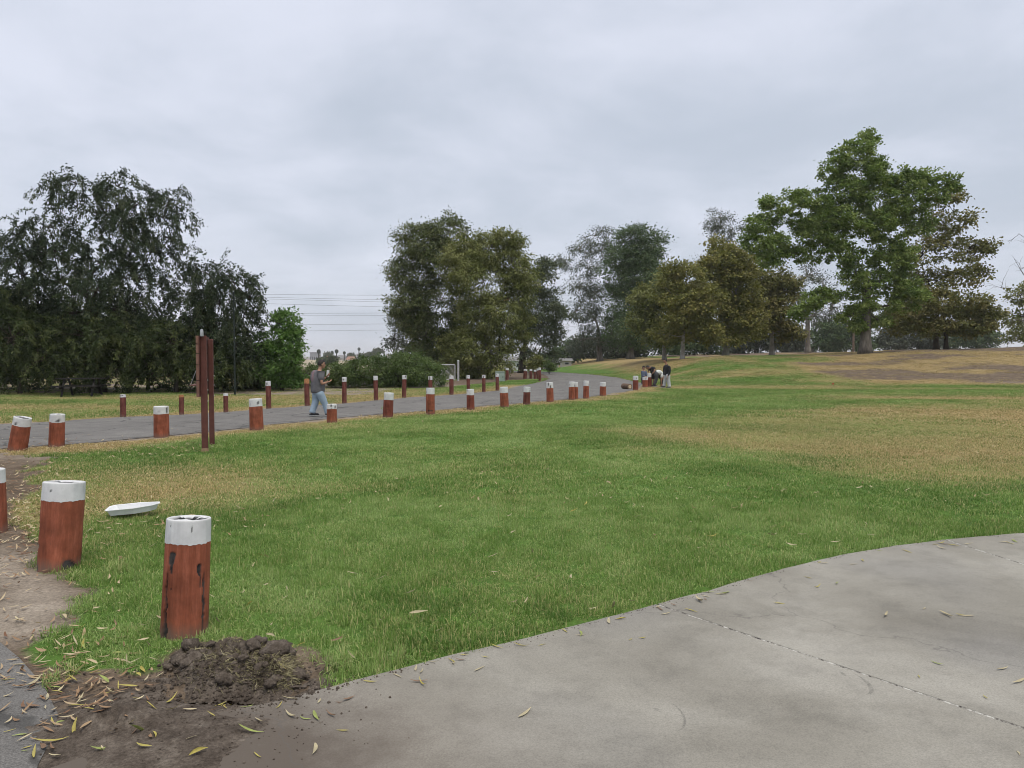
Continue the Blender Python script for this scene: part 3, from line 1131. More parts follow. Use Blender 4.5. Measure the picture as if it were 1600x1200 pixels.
def build_leaves():
    cols = {'yellow': (0.40, 0.34, 0.09), 'straw': (0.43, 0.37, 0.23), 'brown': (0.22, 0.135, 0.08), 'greenish': (0.27, 0.31, 0.09)}
    mats, meshes = {}, {}
    for c, v in cols.items():
        mats[c] = m_plain('leaf_' + c, v, 0.6, 0.25, 30)
        meshes[c] = []
        for s in range(5):
            V, F = leaf_mesh(R.uniform(0.055, 0.105), R.uniform(0.007, 0.013), R.choice((-0.9, -0.5, -0.2, 0.15, 0.4, 0.8)), R.uniform(0.1, 0.6), R.uniform(0.0, 0.010), s)
            me = np_mesh('fallen_leaf', V, F, True)
            me.materials.append(mats[c])
            meshes[c].append(me)
    where = {'soil': 'the dark dug soil by the front bollard', 'pad': 'the concrete pad', 'lawn': 'the green lawn', 'dirt': 'the bare earth left of the front bollard', 'road': 'the asphalt in the lower left corner'}
    word = {'yellow': 'narrow yellow leaf', 'straw': 'narrow straw-coloured leaf', 'brown': 'narrow brown leaf', 'greenish': 'narrow yellow-green leaf'}
    spots = []
    # known leaves on and round the soil
    for p in ((315, 1032), (318, 1088), (345, 1100), (352, 1100), (335, 1118), (330, 1125), (270, 1120), (235, 1128), (240, 1163), (216, 1158), (404, 1137), (435, 1112), (455, 1126), (452, 1099), (300, 1170),
              (205, 1152), (70, 1172), (40, 1178), (55, 1180), (15, 1146), (310, 1190), (105, 1068), (90, 1088), (85, 1080), (110, 1055), (125, 1045), (200, 1076), (250, 1060), (235, 1075), (535, 1150), (545, 1100), (530, 1105),
              (440, 1058), (470, 1012), (456, 1020), (525, 1012), (548, 1035), (340, 983), (95, 1140), (215, 1098)):
        spots.append((*p, None))
    for _ in range(46):
        spots.append((R.gauss(140, 70), R.gauss(1055, 40), None))
    for _ in range(24):
        spots.append((R.uniform(10, 520), R.uniform(1090, 1198), None))
    # along the pad edge
    for _ in range(46):
        t = R.random()
        px = 560 + t * 1040
        py = np.interp(px, [520, 700, 850, 1000, 1250, 1400, 1600], [1079, 1031, 995, 956, 886, 856, 836]) + abs(R.gauss(0, 8)) + 3
        spots.append((px, py, None))
    for p in ((750, 1052), (820, 1122), (985, 1005), (1003, 1003), (952, 976), (1217, 948), (1500, 967), (1510, 968), (1478, 967), (1443, 956), (1385, 968), (1566, 1052), (1590, 1072), (1465, 1043), (1540, 1097), (1435, 1065), (1310, 917), (1263, 907), (1276, 923), (1590, 1185),
              (1080, 960), (660, 1076), (655, 1072)):
        spots.append((*p, None))
    cc = [(R.uniform(120, 1600), 715 + 320 * R.random() ** 0.8) for _ in range(45)]
    for _ in range(230):
        q = R.choice(cc)
        spots.append((q[0] + R.gauss(0, 70), q[1] + R.gauss(0, 16), 'lawn'))
    for _ in range(26):
        spots.append((R.uniform(130, 330), R.uniform(830, 1000), 'lawn'))
    n = 0
    spots = [q for q in spots if 2 < q[0] < 1598 and 700 < q[1] < 1198]
    sx, sy = at_many([q[0] for q in spots], [q[1] for q in spots])
    sz, sk = surf_many(sx, sy)
    for (px, py, need), x, y, z, k in zip(spots, sx, sy, sz, sk):
        if n >= 298 or math.hypot(x - at(285, 1000)[0], y - at(285, 1000)[1]) < 0.2:
            continue
        k = KINDS[k]
        if need and k != need:
            continue
        c = R.choices(['yellow', 'straw', 'brown', 'greenish'], {'lawn': [3, 7, 1, 1], 'pad': [5, 5, 2, 1], 'soil': [8, 3, 2, 2], 'dirt': [4, 6, 3, 1], 'road': [3, 2, 2, 1]}[k])[0]
        o = obj('fallen_leaf', meshes[c][R.randrange(5)], None)
        lift = {'lawn': 0.048, 'pad': 0.002, 'soil': 0.006, 'dirt': 0.008, 'road': 0.002}[k]
        o.location = (x, y, z + lift)
        s = R.uniform(0.55, 1.4)
        o.scale = (s, s * R.uniform(0.8, 1.5), s * R.uniform(0.5, 2.5))
        tilt = {'lawn': 0.35, 'soil': 0.3, 'dirt': 0.2}.get(k, 0.05)
        o.rotation_euler = (R.gauss(0, tilt), R.gauss(0, tilt), R.uniform(0, 6.28))
        tag(o, '%s lying on %s' % (word[c], where[k]), 'leaf', 'fallen leaves on %s' % where[k])
        n += 1
    # litter too small or too thick to count
    groups = {'leaf_litter': []}
    V, F, tv = [], [], []
    base = [leaf_mesh(0.08, 0.014, b, 0.3, 0.006, 0) for b in (-0.9, -0.4, 0.3, 0.9)]

    def put(x, y, z, s, c, tilt):
        v, f = base[R.randrange(4)]
        v, f = v[::1], f
        a = R.uniform(0, 6.28)
        ca, sa = math.cos(a), math.sin(a)
        tx, ty = R.gauss(0, tilt), R.gauss(0, tilt)
        k0 = len(V)
        for p in v:
            qx, qy = (p[0] * ca - p[1] * sa) * s, (p[0] * sa + p[1] * ca) * s
            V.append((x + qx, y + qy, z + p[2] * s + qx * tx + qy * ty))
            tv.append(c)
        F.extend([tuple(i + k0 for i in q) for q in f])
    spots = []
    for _ in range(900):
        spots.append((R.gauss(35, 45), R.gauss(790, 55)))
    for _ in range(420):
        spots.append((R.uniform(0, 330), R.gauss(702, 9)))
    for _ in range(260):
        spots.append((R.gauss(90, 80), R.gauss(1040, 55)))
    for _ in range(300):
        t = R.random()
        spots.append((390 + 420 * t, 672 - 39 * t + R.gauss(0, 4)))
    for _ in range(330):
        spots.append((R.uniform(60, 420), R.gauss(770, 60)))
    for _ in range(420):
        spots.append((R.uniform(420, 1600), R.uniform(640, 800)))
    spots = [q for q in spots if 625 < q[1] < 1190 and q[0] > -80]
    sx, sy = at_many([q[0] for q in spots], [q[1] for q in spots])
    sz, sk = surf_many(sx, sy)
    for x, y, z, k in zip(sx, sy, sz, sk):
        put(x, y, z + (0.035 if k == 0 else 0.008), R.uniform(0.6, 1.1), R.random() ** (0.6 if k == 0 else 1.0), 0.25)
    me = np_mesh('leaf_litter', np.array(V), np.array(F), True, dict(tv=tv))
    o = obj('leaf_litter', me, m_leaf('leaf_litter', (0.17, 0.085, 0.05), (0.36, 0.24, 0.14), (0.58, 0.50, 0.32), 0.1))
    tag(o, 'dry brown leaf litter strewn over earth and lawn', 'leaf litter', kind='stuff')


build_ground()
sheet('road', ROAD, 0.012, MAT['asphalt'], 'grey worn asphalt road curving across the park', 'road', 0.13, 5)
sheet('driveway', DRIVE, 0.010, MAT['asphalt'], 'grey asphalt driveway in the lower left corner', 'driveway', 0.03, 6)
build_pad()
build_soil()
build_grass()
build_leaves()

# ------------------------------------------------------------------ trees
def unit(v):
    return v / (np.linalg.norm(v, axis=-1, keepdims=True) + 1e-9)


def leaf_quads(p, d, s, L, W):
    """rhombic leaves: base p, direction d, side s"""
    n = len(p)
    L = L[:, None]
    W = W[:, None]
    V = np.stack([p, p + d * L * 0.5 + s * W * 0.5, p + d * L, p + d * L * 0.5 - s * W * 0.5], 1).reshape(-1, 3)
    F = np.arange(n * 4).reshape(n, 4)
    return V, F


def crown_round(lobes, rg, dens, per, cr, L, W, droop=0.3, shell=0.5):
    """leaf clumps through ellipsoid lobes; dens = clumps per square metre of lobe outline"""
    ps, ds, tvs, clumps, ns = [], [], [], [], []
    for (c, r) in lobes:
        n = max(5, int(dens * r[0] * r[2] * 3.14))
        u = unit(rg.normal(size=(n, 3)))
        f = shell + (1.04 - shell) * rg.uniform(size=n) ** 0.55
        wob = 0.80 + 0.42 * vnoise(u[:, 0] * 2.1 + c[0], u[:, 2] * 2.1 + u[:, 1] * 1.3 + c[2], 1.4, 9)
        q = c + u * r * (f * wob)[:, None]
        clumps.append(q)
        tone = rg.uniform(size=n)
        k = rg.integers(int(per * 0.6), int(per * 1.4) + 1, n)
        ii = np.repeat(np.arange(n), k)
        off = rg.normal(size=(len(ii), 3)) * np.array([cr, cr, cr * 0.62]) * 0.82 * rg.uniform(0.6, 1.25, n)[ii][:, None]
        ps.append(q[ii] + off)
        ns.append(unit(off * [1, 1, 1.6] + u[ii] * cr * 0.5))
        out = unit(off * [1, 1, 0.4] + u[ii] * cr * 0.9)
        ds.append(unit(out + rg.normal(size=(len(ii), 3)) * 0.55 + np.array([0, 0, -droop])))
        tvs.append(np.clip(0.62 * tone[ii] + 0.38 * rg.uniform(size=len(ii)), 0, 1))
    p, d, tv = np.concatenate(ps), np.concatenate(ds), np.concatenate(tvs)
    n = len(p)
    up = unit(np.concatenate(ns) * 1.0 + np.array([0, 0, 0.45]) + rg.normal(size=(n, 3)) * 0.45)
    s = unit(np.cross(d, up))
    V, F = leaf_quads(p, d, s, L * rg.uniform(0.65, 1.35, n), W * rg.uniform(0.7, 1.3, n))
    return V, F, np.repeat(tv, 4), np.concatenate(clumps)


def crown_weep(lobes, rg, dens, steps, step, per, L, W, grav=0.16, rise=0.35):
    """hanging strands set with narrow leaves"""
    ps, ds, tvs, starts = [], [], [], []
    for (c, r) in lobes:
        n = max(6, int(dens * r[0] * r[2] * 3.14))
        u = unit(rg.normal(size=(n, 3)) + np.array([0, 0, 0.35]))
        f = 0.35 + 0.6 * rg.uniform(size=n) ** 0.6
        q = c + u * r * f[:, None]
        starts.append(q)
        tone = rg.uniform(size=n)
        d = unit(u * [1, 1, 0.25] + rg.normal(size=(n, 3)) * 0.45 + np.array([0, 0, rise]))
        ln = rg.uniform(0.45, 1.1, n)
        for k in range(steps):
            q = q + d * (step * ln)[:, None]
            d = unit(d + np.array([0, 0, -grav]) * rg.uniform(0.6, 1.5, n)[:, None] + rg.normal(size=(n, 3)) * 0.10)
            if k < 1:
                continue
            m = np.repeat(np.arange(n), per)
            side = unit(rg.normal(size=(len(m), 3)) + np.array([0, 0, -0.6]))
            ps.append(q[m] + rg.normal(size=(len(m), 3)) * step * 0.4)
            ds.append(unit(d[m] * 0.8 + side))
            tvs.append(np.clip(0.55 * tone[m] + 0.25 * rg.uniform(size=len(m)) + 0.2 * k / steps, 0, 1))
    p, d, tv = np.concatenate(ps), np.concatenate(ds), np.concatenate(tvs)
    n = len(p)
    s = unit(np.cross(d, rg.normal(size=(n, 3))))
    V, F = leaf_quads(p, d, s, L * rg.uniform(0.6, 1.35, n), W * rg.uniform(0.7, 1.3, n))
    return V, F, np.repeat(tv, 4), np.concatenate(starts)


def curve(a, b, rg, sag=0.15, wob=0.06, n=7):
    a, b = np.array(a, float), np.array(b, float)
    L = np.linalg.norm(b - a)
    out = []
    w = rg.normal(size=3) * wob * L
    for i in range(n):
        t = i / (n - 1)
        p = a + (b - a) * t
        p = p + w * math.sin(math.pi * t) + np.array([0, 0, sag * L]) * math.sin(math.pi * t) * (1 - 0.4 * t)
        out.append(p)
    return out


def branches(base, fork, r0, lobes, clumps, rg, twigs=60, lean=None, flare=1.5, limb=0.42, twr=0.016, sides=10):
    mb = MB()
    base, fork = np.array(base, float), np.array(fork, float)
    tp = curve(base - [0, 0, 0.15], fork, rg, 0.0, 0.012, 9)
    rad = [r0 * (flare if i == 0 else (1 + (flare - 1) * 0.35 if i == 1 else 1.0)) * (1 - 0.035 * i) for i in range(9)]
    mb.tube(tp, rad, sides)
    cs = [np.array(c) for c, r in lobes]
    # each limb leaves the trunk or a limb already there, whichever end is near
    nodes = [(tp[i], rad[i]) for i in (5, 6, 7, 8)]
    order = sorted(range(len(cs)), key=lambda i: np.linalg.norm(cs[i] - fork))
    ends = []
    for i in order:
        c = cs[i]
        best = min(nodes, key=lambda q: np.linalg.norm(q[0] - c) + (0.8 * max(0, q[0][2] - c[2])) - 0.4 * q[1])
        ra = min(best[1] * 0.78, r0 * limb * (0.55 + 0.45 * min(1.5, np.mean(lobes[i][1]) / 1.5)))
        path = curve(best[0], c, rg, 0.06, 0.05, 8)
        mb.tube(path, [max(0.02, ra * (1 - 0.075 * k)) for k in range(8)], 7)
        for k in (3, 5, 7):
            nodes.append((path[k], ra * (1 - 0.085 * k)))
        ends.append((path[-1], ra * 0.5))
    if len(clumps):
        sel = rg.choice(len(clumps), min(twigs, len(clumps)), replace=False)
        E = np.array([e[0] for e in ends])
        for k in sel:
            q = clumps[k]
            j = int(np.argmin(np.linalg.norm(E - q, axis=1)))
            path = curve(E[j], q, rg, 0.08, 0.07, 5)
            mb.tube(path, [twr * (2.2 - 0.45 * i) for i in range(5)], 4, False)
    return mb


def px_lobes(spec, Y, depth=1.0):
    m = mpp(Y)
    out = []
    for s in spec:
        px, py, rx, ry = s[:4]
        dy = s[4] if len(s) > 4 else 0.0
        c = P(px, py, Y + dy)
        out.append((c, np.array([rx * m, 0.5 * (rx + ry) * m * depth, ry * m])))
    return out


def tree(name, label, cat, base_px, Y, spec, leaf_m, bark_m, mode, seed, fork_px=None, r0=0.25, group=None, z0=None, depth=1.0, twigs=60, limb=0.42, flare=1.5, twr=0.016, **kw):
    rg = np.random.default_rng(seed)
    b = P(base_px, 560, Y)
    b[2] = h1(b[0], b[1]) if z0 is None else z0
    lobes = px_lobes(spec, Y, depth)
    if mode == 'round' and 'hedge' not in name:
        sub = []
        for (cc, rr) in lobes:
            sub.append((cc, rr * 0.82))
            for _ in range(3):
                u = unit(rg.normal(size=3) + np.array([0, -0.3, 0.15]))
                f = rg.uniform(0.36, 0.62)
                sub.append((cc + u * rr * rg.uniform(0.62, 0.9), rr * f))
        leaf_lobes = sub
        kw['dens'] = kw['dens'] * 0.72
    else:
        leaf_lobes = lobes
    if mode == 'round':
        V, F, tv, cl = crown_round(leaf_lobes, rg, **kw)
    else:
        V, F, tv, cl = crown_weep(lobes, rg, **kw)
    V[:, 2] = np.maximum(V[:, 2], h1(b[0], b[1]) + 0.03)
    if fork_px is None:
        f = b + np.array([0, 0, max(0.6, (min(c[2] for c, r in lobes) - b[2]) * 0.8)])
    else:
        f = P(fork_px[0], fork_px[1], Y)
    root = thing(name, label, cat, b, 0, group)
    mb = branches(b, f, r0, lobes, cl, rg, twigs, limb=limb, flare=flare, twr=twr)
    me = mb.mesh('trunk', True)
    me.transform(Matrix.Translation(Vector(-b)))
    obj('trunk', me, bark_m, root)
    me = np_mesh('crown', V - b, F, False, dict(tv=tv))
    o = obj('crown', me, leaf_m, root)
    return root


LM = dict(
    weep=m_leaf('leaf_weeping', (0.018, 0.028, 0.014), (0.042, 0.060, 0.030), (0.110, 0.125, 0.066), 0.18),
    weep_low=m_leaf('leaf_weeping_low', (0.018, 0.028, 0.010), (0.046, 0.064, 0.022), (0.120, 0.132, 0.048), 0.2),
    bright=m_leaf('leaf_bright', (0.075, 0.150, 0.034), (0.120, 0.215, 0.054), (0.195, 0.300, 0.092), 0.35),
    olive=m_leaf('leaf_olive', (0.098, 0.120, 0.032), (0.182, 0.200, 0.062), (0.300, 0.295, 0.115), 0.3),
    dark=m_leaf('leaf_dark', (0.050, 0.070, 0.034), (0.090, 0.112, 0.056), (0.160, 0.170, 0.092), 0.22),
    grey=m_leaf('leaf_greygreen', (0.060, 0.075, 0.050), (0.105, 0.122, 0.085), (0.175, 0.185, 0.135), 0.2),
    green=m_leaf('leaf_green', (0.060, 0.098, 0.040), (0.100, 0.148, 0.064), (0.165, 0.210, 0.098), 0.28),
    plane=m_leaf('leaf_planetree', (0.082, 0.136, 0.030), (0.178, 0.250, 0.062), (0.330, 0.385, 0.125), 0.36),
    olivedark=m_leaf('leaf_olive_dark', (0.066, 0.088, 0.032), (0.128, 0.152, 0.058), (0.225, 0.235, 0.105), 0.26),
    rust=m_leaf('leaf_rusty', (0.118, 0.132, 0.034), (0.225, 0.225, 0.066), (0.355, 0.305, 0.108), 0.32),
    rust2=m_leaf('leaf_rusty_dark', (0.088, 0.102, 0.032), (0.172, 0.175, 0.058), (0.300, 0.250, 0.095), 0.3),
    hedge=m_leaf('leaf_hedge', (0.055, 0.088, 0.026), (0.098, 0.145, 0.044), (0.165, 0.210, 0.078), 0.28),
)
BM = dict(
    dark=m_bark('bark_dark', (0.028, 0.023, 0.018), (0.070, 0.058, 0.046)),
    grey=m_bark('bark_grey', (0.07, 0.060, 0.050), (0.18, 0.16, 0.14)),
    pale=m_bark('bark_pale', (0.17, 0.155, 0.135), (0.42, 0.40, 0.36), 0.5, 2.5),
    euc=m_bark('bark_eucalyptus', (0.10, 0.085, 0.070), (0.26, 0.235, 0.205), 0.3, 2.0),
)


def build_trees():
    W = dict(mode='weep', leaf_m=LM['weep'], bark_m=BM['dark'])
    tree('weeping_tree', 'tall dark weeping tree with drooping strands left of the road', 'tree', 152, 36,
         [(185, 292, 34, 18), (120, 288, 34, 18), (88, 300, 20, 14), (215, 320, 34, 24), (255, 340, 24, 22), (266, 312, 20, 14), (282, 345, 12, 18), (268, 372, 12, 18), (165, 335, 26, 24), (195, 365, 38, 30), (235, 395, 34, 30), (120, 325, 18, 16), (75, 355, 32, 20), (40, 368, 26, 18), (20, 400, 26, 24),
          (85, 395, 40, 30), (35, 430, 38, 30), (-5, 455, 36, 34), (160, 410, 40, 30), (215, 440, 46, 30), (95, 440, 40, 28), (60, 475, 44, 30, 1), (150, 455, 26, 22, -1), (190, 485, 44, 28), (110, 490, 40, 26, 1)],
         r0=0.34, fork_px=(145, 470), seed=1, twigs=180, dens=20, steps=10, step=0.13, per=6, L=0.16, W=0.052, grav=0.24, rise=0.35, twr=0.012, flare=1.3, **W)
    tree('weeping_tree', 'lower weeping tree with thin arching sprays beside the bright green tree', 'tree', 322, 37,
         [(309, 422, 26, 14), (334, 435, 26, 16), (366, 442, 24, 16), (389, 465, 12, 22), (299, 460, 30, 20), (344, 472, 36, 26), (379, 500, 18, 26), (294, 500, 38, 28), (339, 515, 40, 30), (369, 545, 32, 30), (304, 545, 40, 30)],
         r0=0.22, fork_px=(318, 540), seed=2, twigs=90, dens=26, steps=10, step=0.13, per=6, L=0.16, W=0.052, grav=0.24, rise=0.35, twr=0.011, **W)
    W['leaf_m'] = LM['weep_low']
    tree('weeping_shrub', 'drooping green shrub under the tall weeping tree at the left edge', 'shrub', 30, 34.5,
         [(20, 530, 70, 46), (-40, 500, 60, 60), (60, 565, 60, 36), (-10, 585, 60, 25)], r0=0.12, seed=3, dens=13, steps=10, step=0.13, per=7, L=0.17, W=0.055, grav=0.22, rise=0.4, **W)
    tree('weeping_shrub', 'drooping green shrub below the trunk of the tall weeping tree', 'shrub', 150, 35.0,
         [(140, 530, 66, 42), (110, 575, 56, 30), (200, 545, 60, 42), (175, 580, 50, 24)], r0=0.12, seed=4, dens=13, steps=10, step=0.13, per=7, L=0.17, W=0.055, grav=0.22, rise=0.4, **W)
    tree('weeping_shrub', 'drooping green shrub behind the brown sign posts', 'shrub', 275, 35.5,
         [(270, 545, 60, 46), (240, 585, 50, 22), (310, 575, 46, 32), (350, 580, 40, 28)], r0=0.12, seed=5, dens=13, steps=10, step=0.13, per=7, L=0.17, W=0.055, grav=0.22, rise=0.4, **W)
    # dark thicket behind them
    for i, (bx, sp, lb) in enumerate(((-30, [(-60, 540, 64, 74), (0, 545, 64, 68)], 'dark thicket bush at the left edge behind the weeping trees'),
                                      (95, [(60, 545, 62, 70), (125, 545, 60, 66)], 'dark thicket bush behind the dark picnic table'),
                                      (230, [(195, 545, 62, 66), (255, 555, 54, 58)], 'dark thicket bush behind the middle of the weeping trees'),
                                      (350, [(315, 560, 52, 54), (380, 568, 48, 46), (425, 592, 40, 22)], 'dark thicket bush behind the right weeping tree'))):
        tree('thicket_bush', lb, 'bush', bx, 39.5, sp, LM['dark'], BM['dark'], 'round', 30 + i, r0=0.1, twigs=20, group='thicket bushes', dens=10.0, per=60, cr=0.32, L=0.22, W=0.13, shell=0.3)
    tree('small_tree', 'small bright green leafy tree left of the walking man', 'tree', 440, 37.5,
         [(432, 505, 24, 20), (455, 512, 18, 20), (420, 535, 26, 24), (455, 545, 26, 28), (435, 565, 34, 28), (462, 575, 18, 20), (415, 580, 26, 22), (445, 592, 28, 12)],
         LM['bright'], BM['dark'], 'round', 6, r0=0.10, twigs=40, dens=16, per=48, cr=0.17, L=0.15, W=0.085, shell=0.35)
    # hedge in front of the far view
    tree('hedge_bush', 'large rounded green bush beyond the far posts beside the gate', 'bush', 622, 42,
         [(640, 581, 52, 27), (600, 580, 46, 25), (668, 588, 30, 22), (555, 582, 46, 19), (640, 574, 42, 20, 1.5), (585, 576, 44, 20, 1.5), (530, 588, 30, 16)], LM['hedge'], BM['dark'], 'round', 7, r0=0.08, twigs=40, dens=19, per=55, cr=0.20, L=0.13, W=0.062, shell=0.45)
    tree('hedge_bush', 'low dark green bush behind the walking man', 'bush', 505, 42.5,
         [(505, 580, 40, 14), (470, 585, 36, 18), (535, 584, 30, 13), (420, 592, 40, 20)], LM['hedge'], BM['dark'], 'round', 8, r0=0.08, twigs=40, dens=16, per=52, cr=0.20, L=0.13, W=0.062, shell=0.4)
    # the group in the middle
    tree('eucalyptus_tree', 'tall dark green rounded tree left of the lamp post', 'tree', 690, 60,
         [(700, 360, 40, 26), (660, 378, 40, 30), (690, 410, 58, 46), (645, 425, 34, 42), (638, 475, 28, 44), (690, 470, 55, 50), (665, 525, 42, 42), (700, 545, 48, 42), (655, 555, 26, 28)], LM['olivedark'], BM['euc'], 'round', 10,
         r0=0.34, fork_px=(690, 540), twigs=90, dens=7.5, per=72, cr=0.36, L=0.21, W=0.085, droop=0.6, shell=0.45)
    tree('pepper_tree', 'broad olive-yellow rounded tree behind the lamp post', 'tree', 765, 57,
         [(765, 385, 50, 34), (725, 405, 38, 34), (800, 415, 32, 40), (755, 440, 62, 48), (812, 455, 24, 42), (745, 500, 46, 40), (790, 500, 42, 44), (735, 545, 40, 36), (775, 555, 40, 32), (715, 575, 26, 18), (755, 585, 34, 10)],
         LM['olive'], BM['euc'], 'round', 11, r0=0.34, fork_px=(762, 530), twigs=90, dens=8.2, per=72, cr=0.34, L=0.21, W=0.085, droop=0.7, shell=0.5)
    tree('spreading_tree', 'low grey-green spreading tree with bare twigs left of the tall rounded tree', 'tree', 672, 66,
         [(640, 488, 28, 18), (622, 497, 18, 14), (615, 530, 18, 13), (645, 520, 28, 16), (635, 545, 28, 10), (660, 500, 24, 22)], LM['grey'], BM['dark'], 'round', 12, r0=0.22, fork_px=(665, 545), twigs=90, dens=5.0, per=34, cr=0.30, L=0.20, W=0.09, droop=0.4, shell=0.5, twr=0.022)
    tree('dark_tree', 'dark upright tree with a black trunk right of the lamp post', 'tree', 815, 76,
         [(850, 415, 16, 14), (838, 445, 28, 28), (848, 485, 34, 36), (822, 520, 28, 30), (862, 525, 22, 32), (840, 555, 34, 14), (815, 490, 20, 30)], LM['dark'], BM['dark'], 'round', 13, r0=0.42, fork_px=(818, 545), twigs=50, dens=5.6, per=60, cr=0.42, L=0.24, W=0.11, shell=0.4, flare=1.2)
    tree('eucalyptus_tree', 'thin see-through eucalyptus with slanting stems left of the dense green tree', 'tree', 938, 104,
         [(930, 368, 22, 16), (938, 392, 24, 18), (905, 392, 18, 12), (885, 412, 18, 10), (918, 420, 22, 18), (905, 448, 24, 22), (935, 455, 22, 26), (900, 485, 18, 24), (930, 500, 26, 32), (912, 530, 26, 20), (940, 535, 26, 20)], LM['grey'], BM['euc'], 'round', 14,
         r0=0.42, fork_px=(935, 520), twigs=110, dens=2.5, per=48, cr=0.55, L=0.30, W=0.10, droop=0.9, shell=0.3, twr=0.03)
    tree('eucalyptus_tree', 'dense dark green tree behind the left end of the rusty plane trees', 'tree', 985, 100,
         [(985, 372, 26, 20), (1018, 385, 24, 26), (985, 405, 38, 30), (965, 430, 28, 34), (1010, 430, 38, 36), (985, 475, 44, 40), (1030, 470, 24, 36), (975, 520, 38, 34)], LM['green'], BM['euc'], 'round', 15, r0=0.45, fork_px=(985, 520), twigs=70, dens=3.8, per=64, cr=0.6, L=0.32, W=0.14, droop=0.5, shell=0.4)
    tree('eucalyptus_tree', 'tall pale grey-green tree top rising behind the rusty plane trees', 'tree', 1130, 128,
         [(1125, 340, 20, 13), (1145, 356, 18, 14), (1112, 362, 16, 16), (1132, 385, 26, 24), (1150, 410, 30, 24), (1110, 420, 26, 30)], LM['grey'], BM['euc'], 'round', 16, r0=0.4, fork_px=(1130, 440), twigs=60, dens=1.4, per=40, cr=0.6, L=0.34, W=0.13, droop=0.8, shell=0.3, twr=0.03)
    tree('eucalyptus_tree', 'pale grey see-through tree seen under the big plane tree branch', 'tree', 1262, 112,
         [(1262, 430, 32, 24), (1290, 455, 24, 26), (1245, 465, 24, 26), (1275, 490, 28, 22), (1300, 480, 20, 20)], LM['grey'], BM['euc'], 'round', 17, r0=0.4, fork_px=(1262, 500), twigs=80, dens=1.3, per=36, cr=0.6, L=0.32, W=0.13, droop=0.8, shell=0.25, twr=0.035)
    K = dict(mode='round', droop=0.25, shell=0.45)
    tree('plane_tree', 'rusty olive plane tree at the left end of the row on the mound', 'tree', 1038, 76,
         [(1020, 470, 30, 24), (1042, 450, 30, 24), (1010, 500, 28, 26), (1045, 490, 36, 28), (1030, 525, 40, 16)], LM['olive'], BM['pale'], seed=18, r0=0.22, fork_px=(1038, 525), twigs=40, dens=6.2, per=52, cr=0.42, L=0.24, W=0.19, **K)
    tree('plane_tree', 'rusty plane tree with a white trunk behind the four workers', 'tree', 1066, 70,
         [(1075, 435, 34, 28), (1060, 465, 34, 28), (1095, 470, 32, 30), (1068, 500, 44, 26), (1055, 525, 36, 12), (1095, 520, 30, 16)], LM['rust'], BM['pale'], seed=19, r0=0.20, fork_px=(1068, 520), twigs=40, dens=6.6, per=52, cr=0.40, L=0.24, W=0.19, **K)
    tree('plane_tree', 'tallest rusty brown plane tree with two pale stems on the mound', 'tree', 1133, 74,
         [(1130, 400, 36, 26), (1165, 415, 32, 28), (1110, 435, 36, 32), (1150, 455, 44, 34), (1125, 490, 46, 28), (1170, 490, 36, 30), (1150, 520, 46, 14)], LM['rust'], BM['pale'], seed=20, r0=0.34, fork_px=(1138, 515), twigs=50, dens=6.4, per=52, cr=0.42, L=0.25, W=0.2, **K)
    tree('plane_tree', 'brown plane tree left of the big green tree on the mound', 'tree', 1206, 78,
         [(1200, 430, 32, 26), (1225, 455, 26, 26), (1195, 465, 34, 28), (1215, 495, 36, 26), (1235, 520, 22, 16), (1190, 518, 30, 14)], LM['rust2'], BM['pale'], seed=21, r0=0.26, fork_px=(1206, 515), twigs=40, dens=6.0, per=50, cr=0.42, L=0.25, W=0.2, **K)
    # the big one
    K = dict(mode='round', droop=0.25, shell=0.40)
    tree('plane_tree', 'biggest green plane tree with a thick trunk on the mound', 'tree', 1352, 60,
         [(1362, 222, 16, 20), (1335, 240, 30, 20), (1300, 262, 26, 18), (1345, 270, 44, 26), (1385, 280, 24, 20), (1320, 300, 36, 26), (1365, 312, 36, 28), (1410, 285, 28, 20), (1450, 278, 30, 16), (1475, 295, 20, 20), (1430, 305, 34, 22),
          (1400, 335, 36, 28), (1350, 350, 40, 30), (1310, 340, 28, 26), (1275, 320, 26, 18), (1240, 312, 24, 16), (1205, 312, 18, 13), (1225, 340, 26, 18), (1190, 350, 26, 18), (1178, 380, 22, 18), (1215, 378, 30, 18), (1255, 372, 30, 20), (1200, 405, 28, 14),
          (1240, 398, 30, 14), (1285, 385, 28, 20), (1320, 395, 30, 22), (1375, 390, 34, 28), (1405, 400, 30, 30), (1340, 435, 32, 24), (1385, 440, 34, 26), (1350, 470, 34, 20), (1395, 475, 24, 18), (1300, 462, 24, 12), (1265, 470, 24, 12), (1252, 490, 16, 14), (1328, 495, 20, 10), (1285, 345, 26, 20), (1262, 350, 24, 18), (1300, 370, 26, 18), (1420, 440, 24, 24), (1425, 470, 22, 18), (1372, 500, 18, 10), (1335, 508, 14, 8), (1430, 350, 26, 24)],
         LM['plane'], BM['grey'], seed=22, r0=0.42, fork_px=(1355, 440), twigs=150, dens=7.4, per=60, cr=0.25, L=0.185, W=0.15, limb=0.4, flare=1.5, **K)
    tree('plane_tree', 'thin brown and olive plane tree right of the big green tree', 'tree', 1463, 69,
         [(1478, 312, 22, 18), (1500, 345, 26, 24), (1455, 350, 24, 24), (1475, 385, 34, 28), (1515, 385, 24, 22), (1543, 382, 16, 9), (1440, 400, 30, 28), (1490, 425, 40, 26), (1450, 440, 36, 26), (1530, 430, 16, 16)],
         LM['rust2'], BM['dark'], seed=23, r0=0.24, fork_px=(1466, 470), twigs=120, dens=3.4, per=34, cr=0.36, L=0.23, W=0.18, twr=0.022, **K)
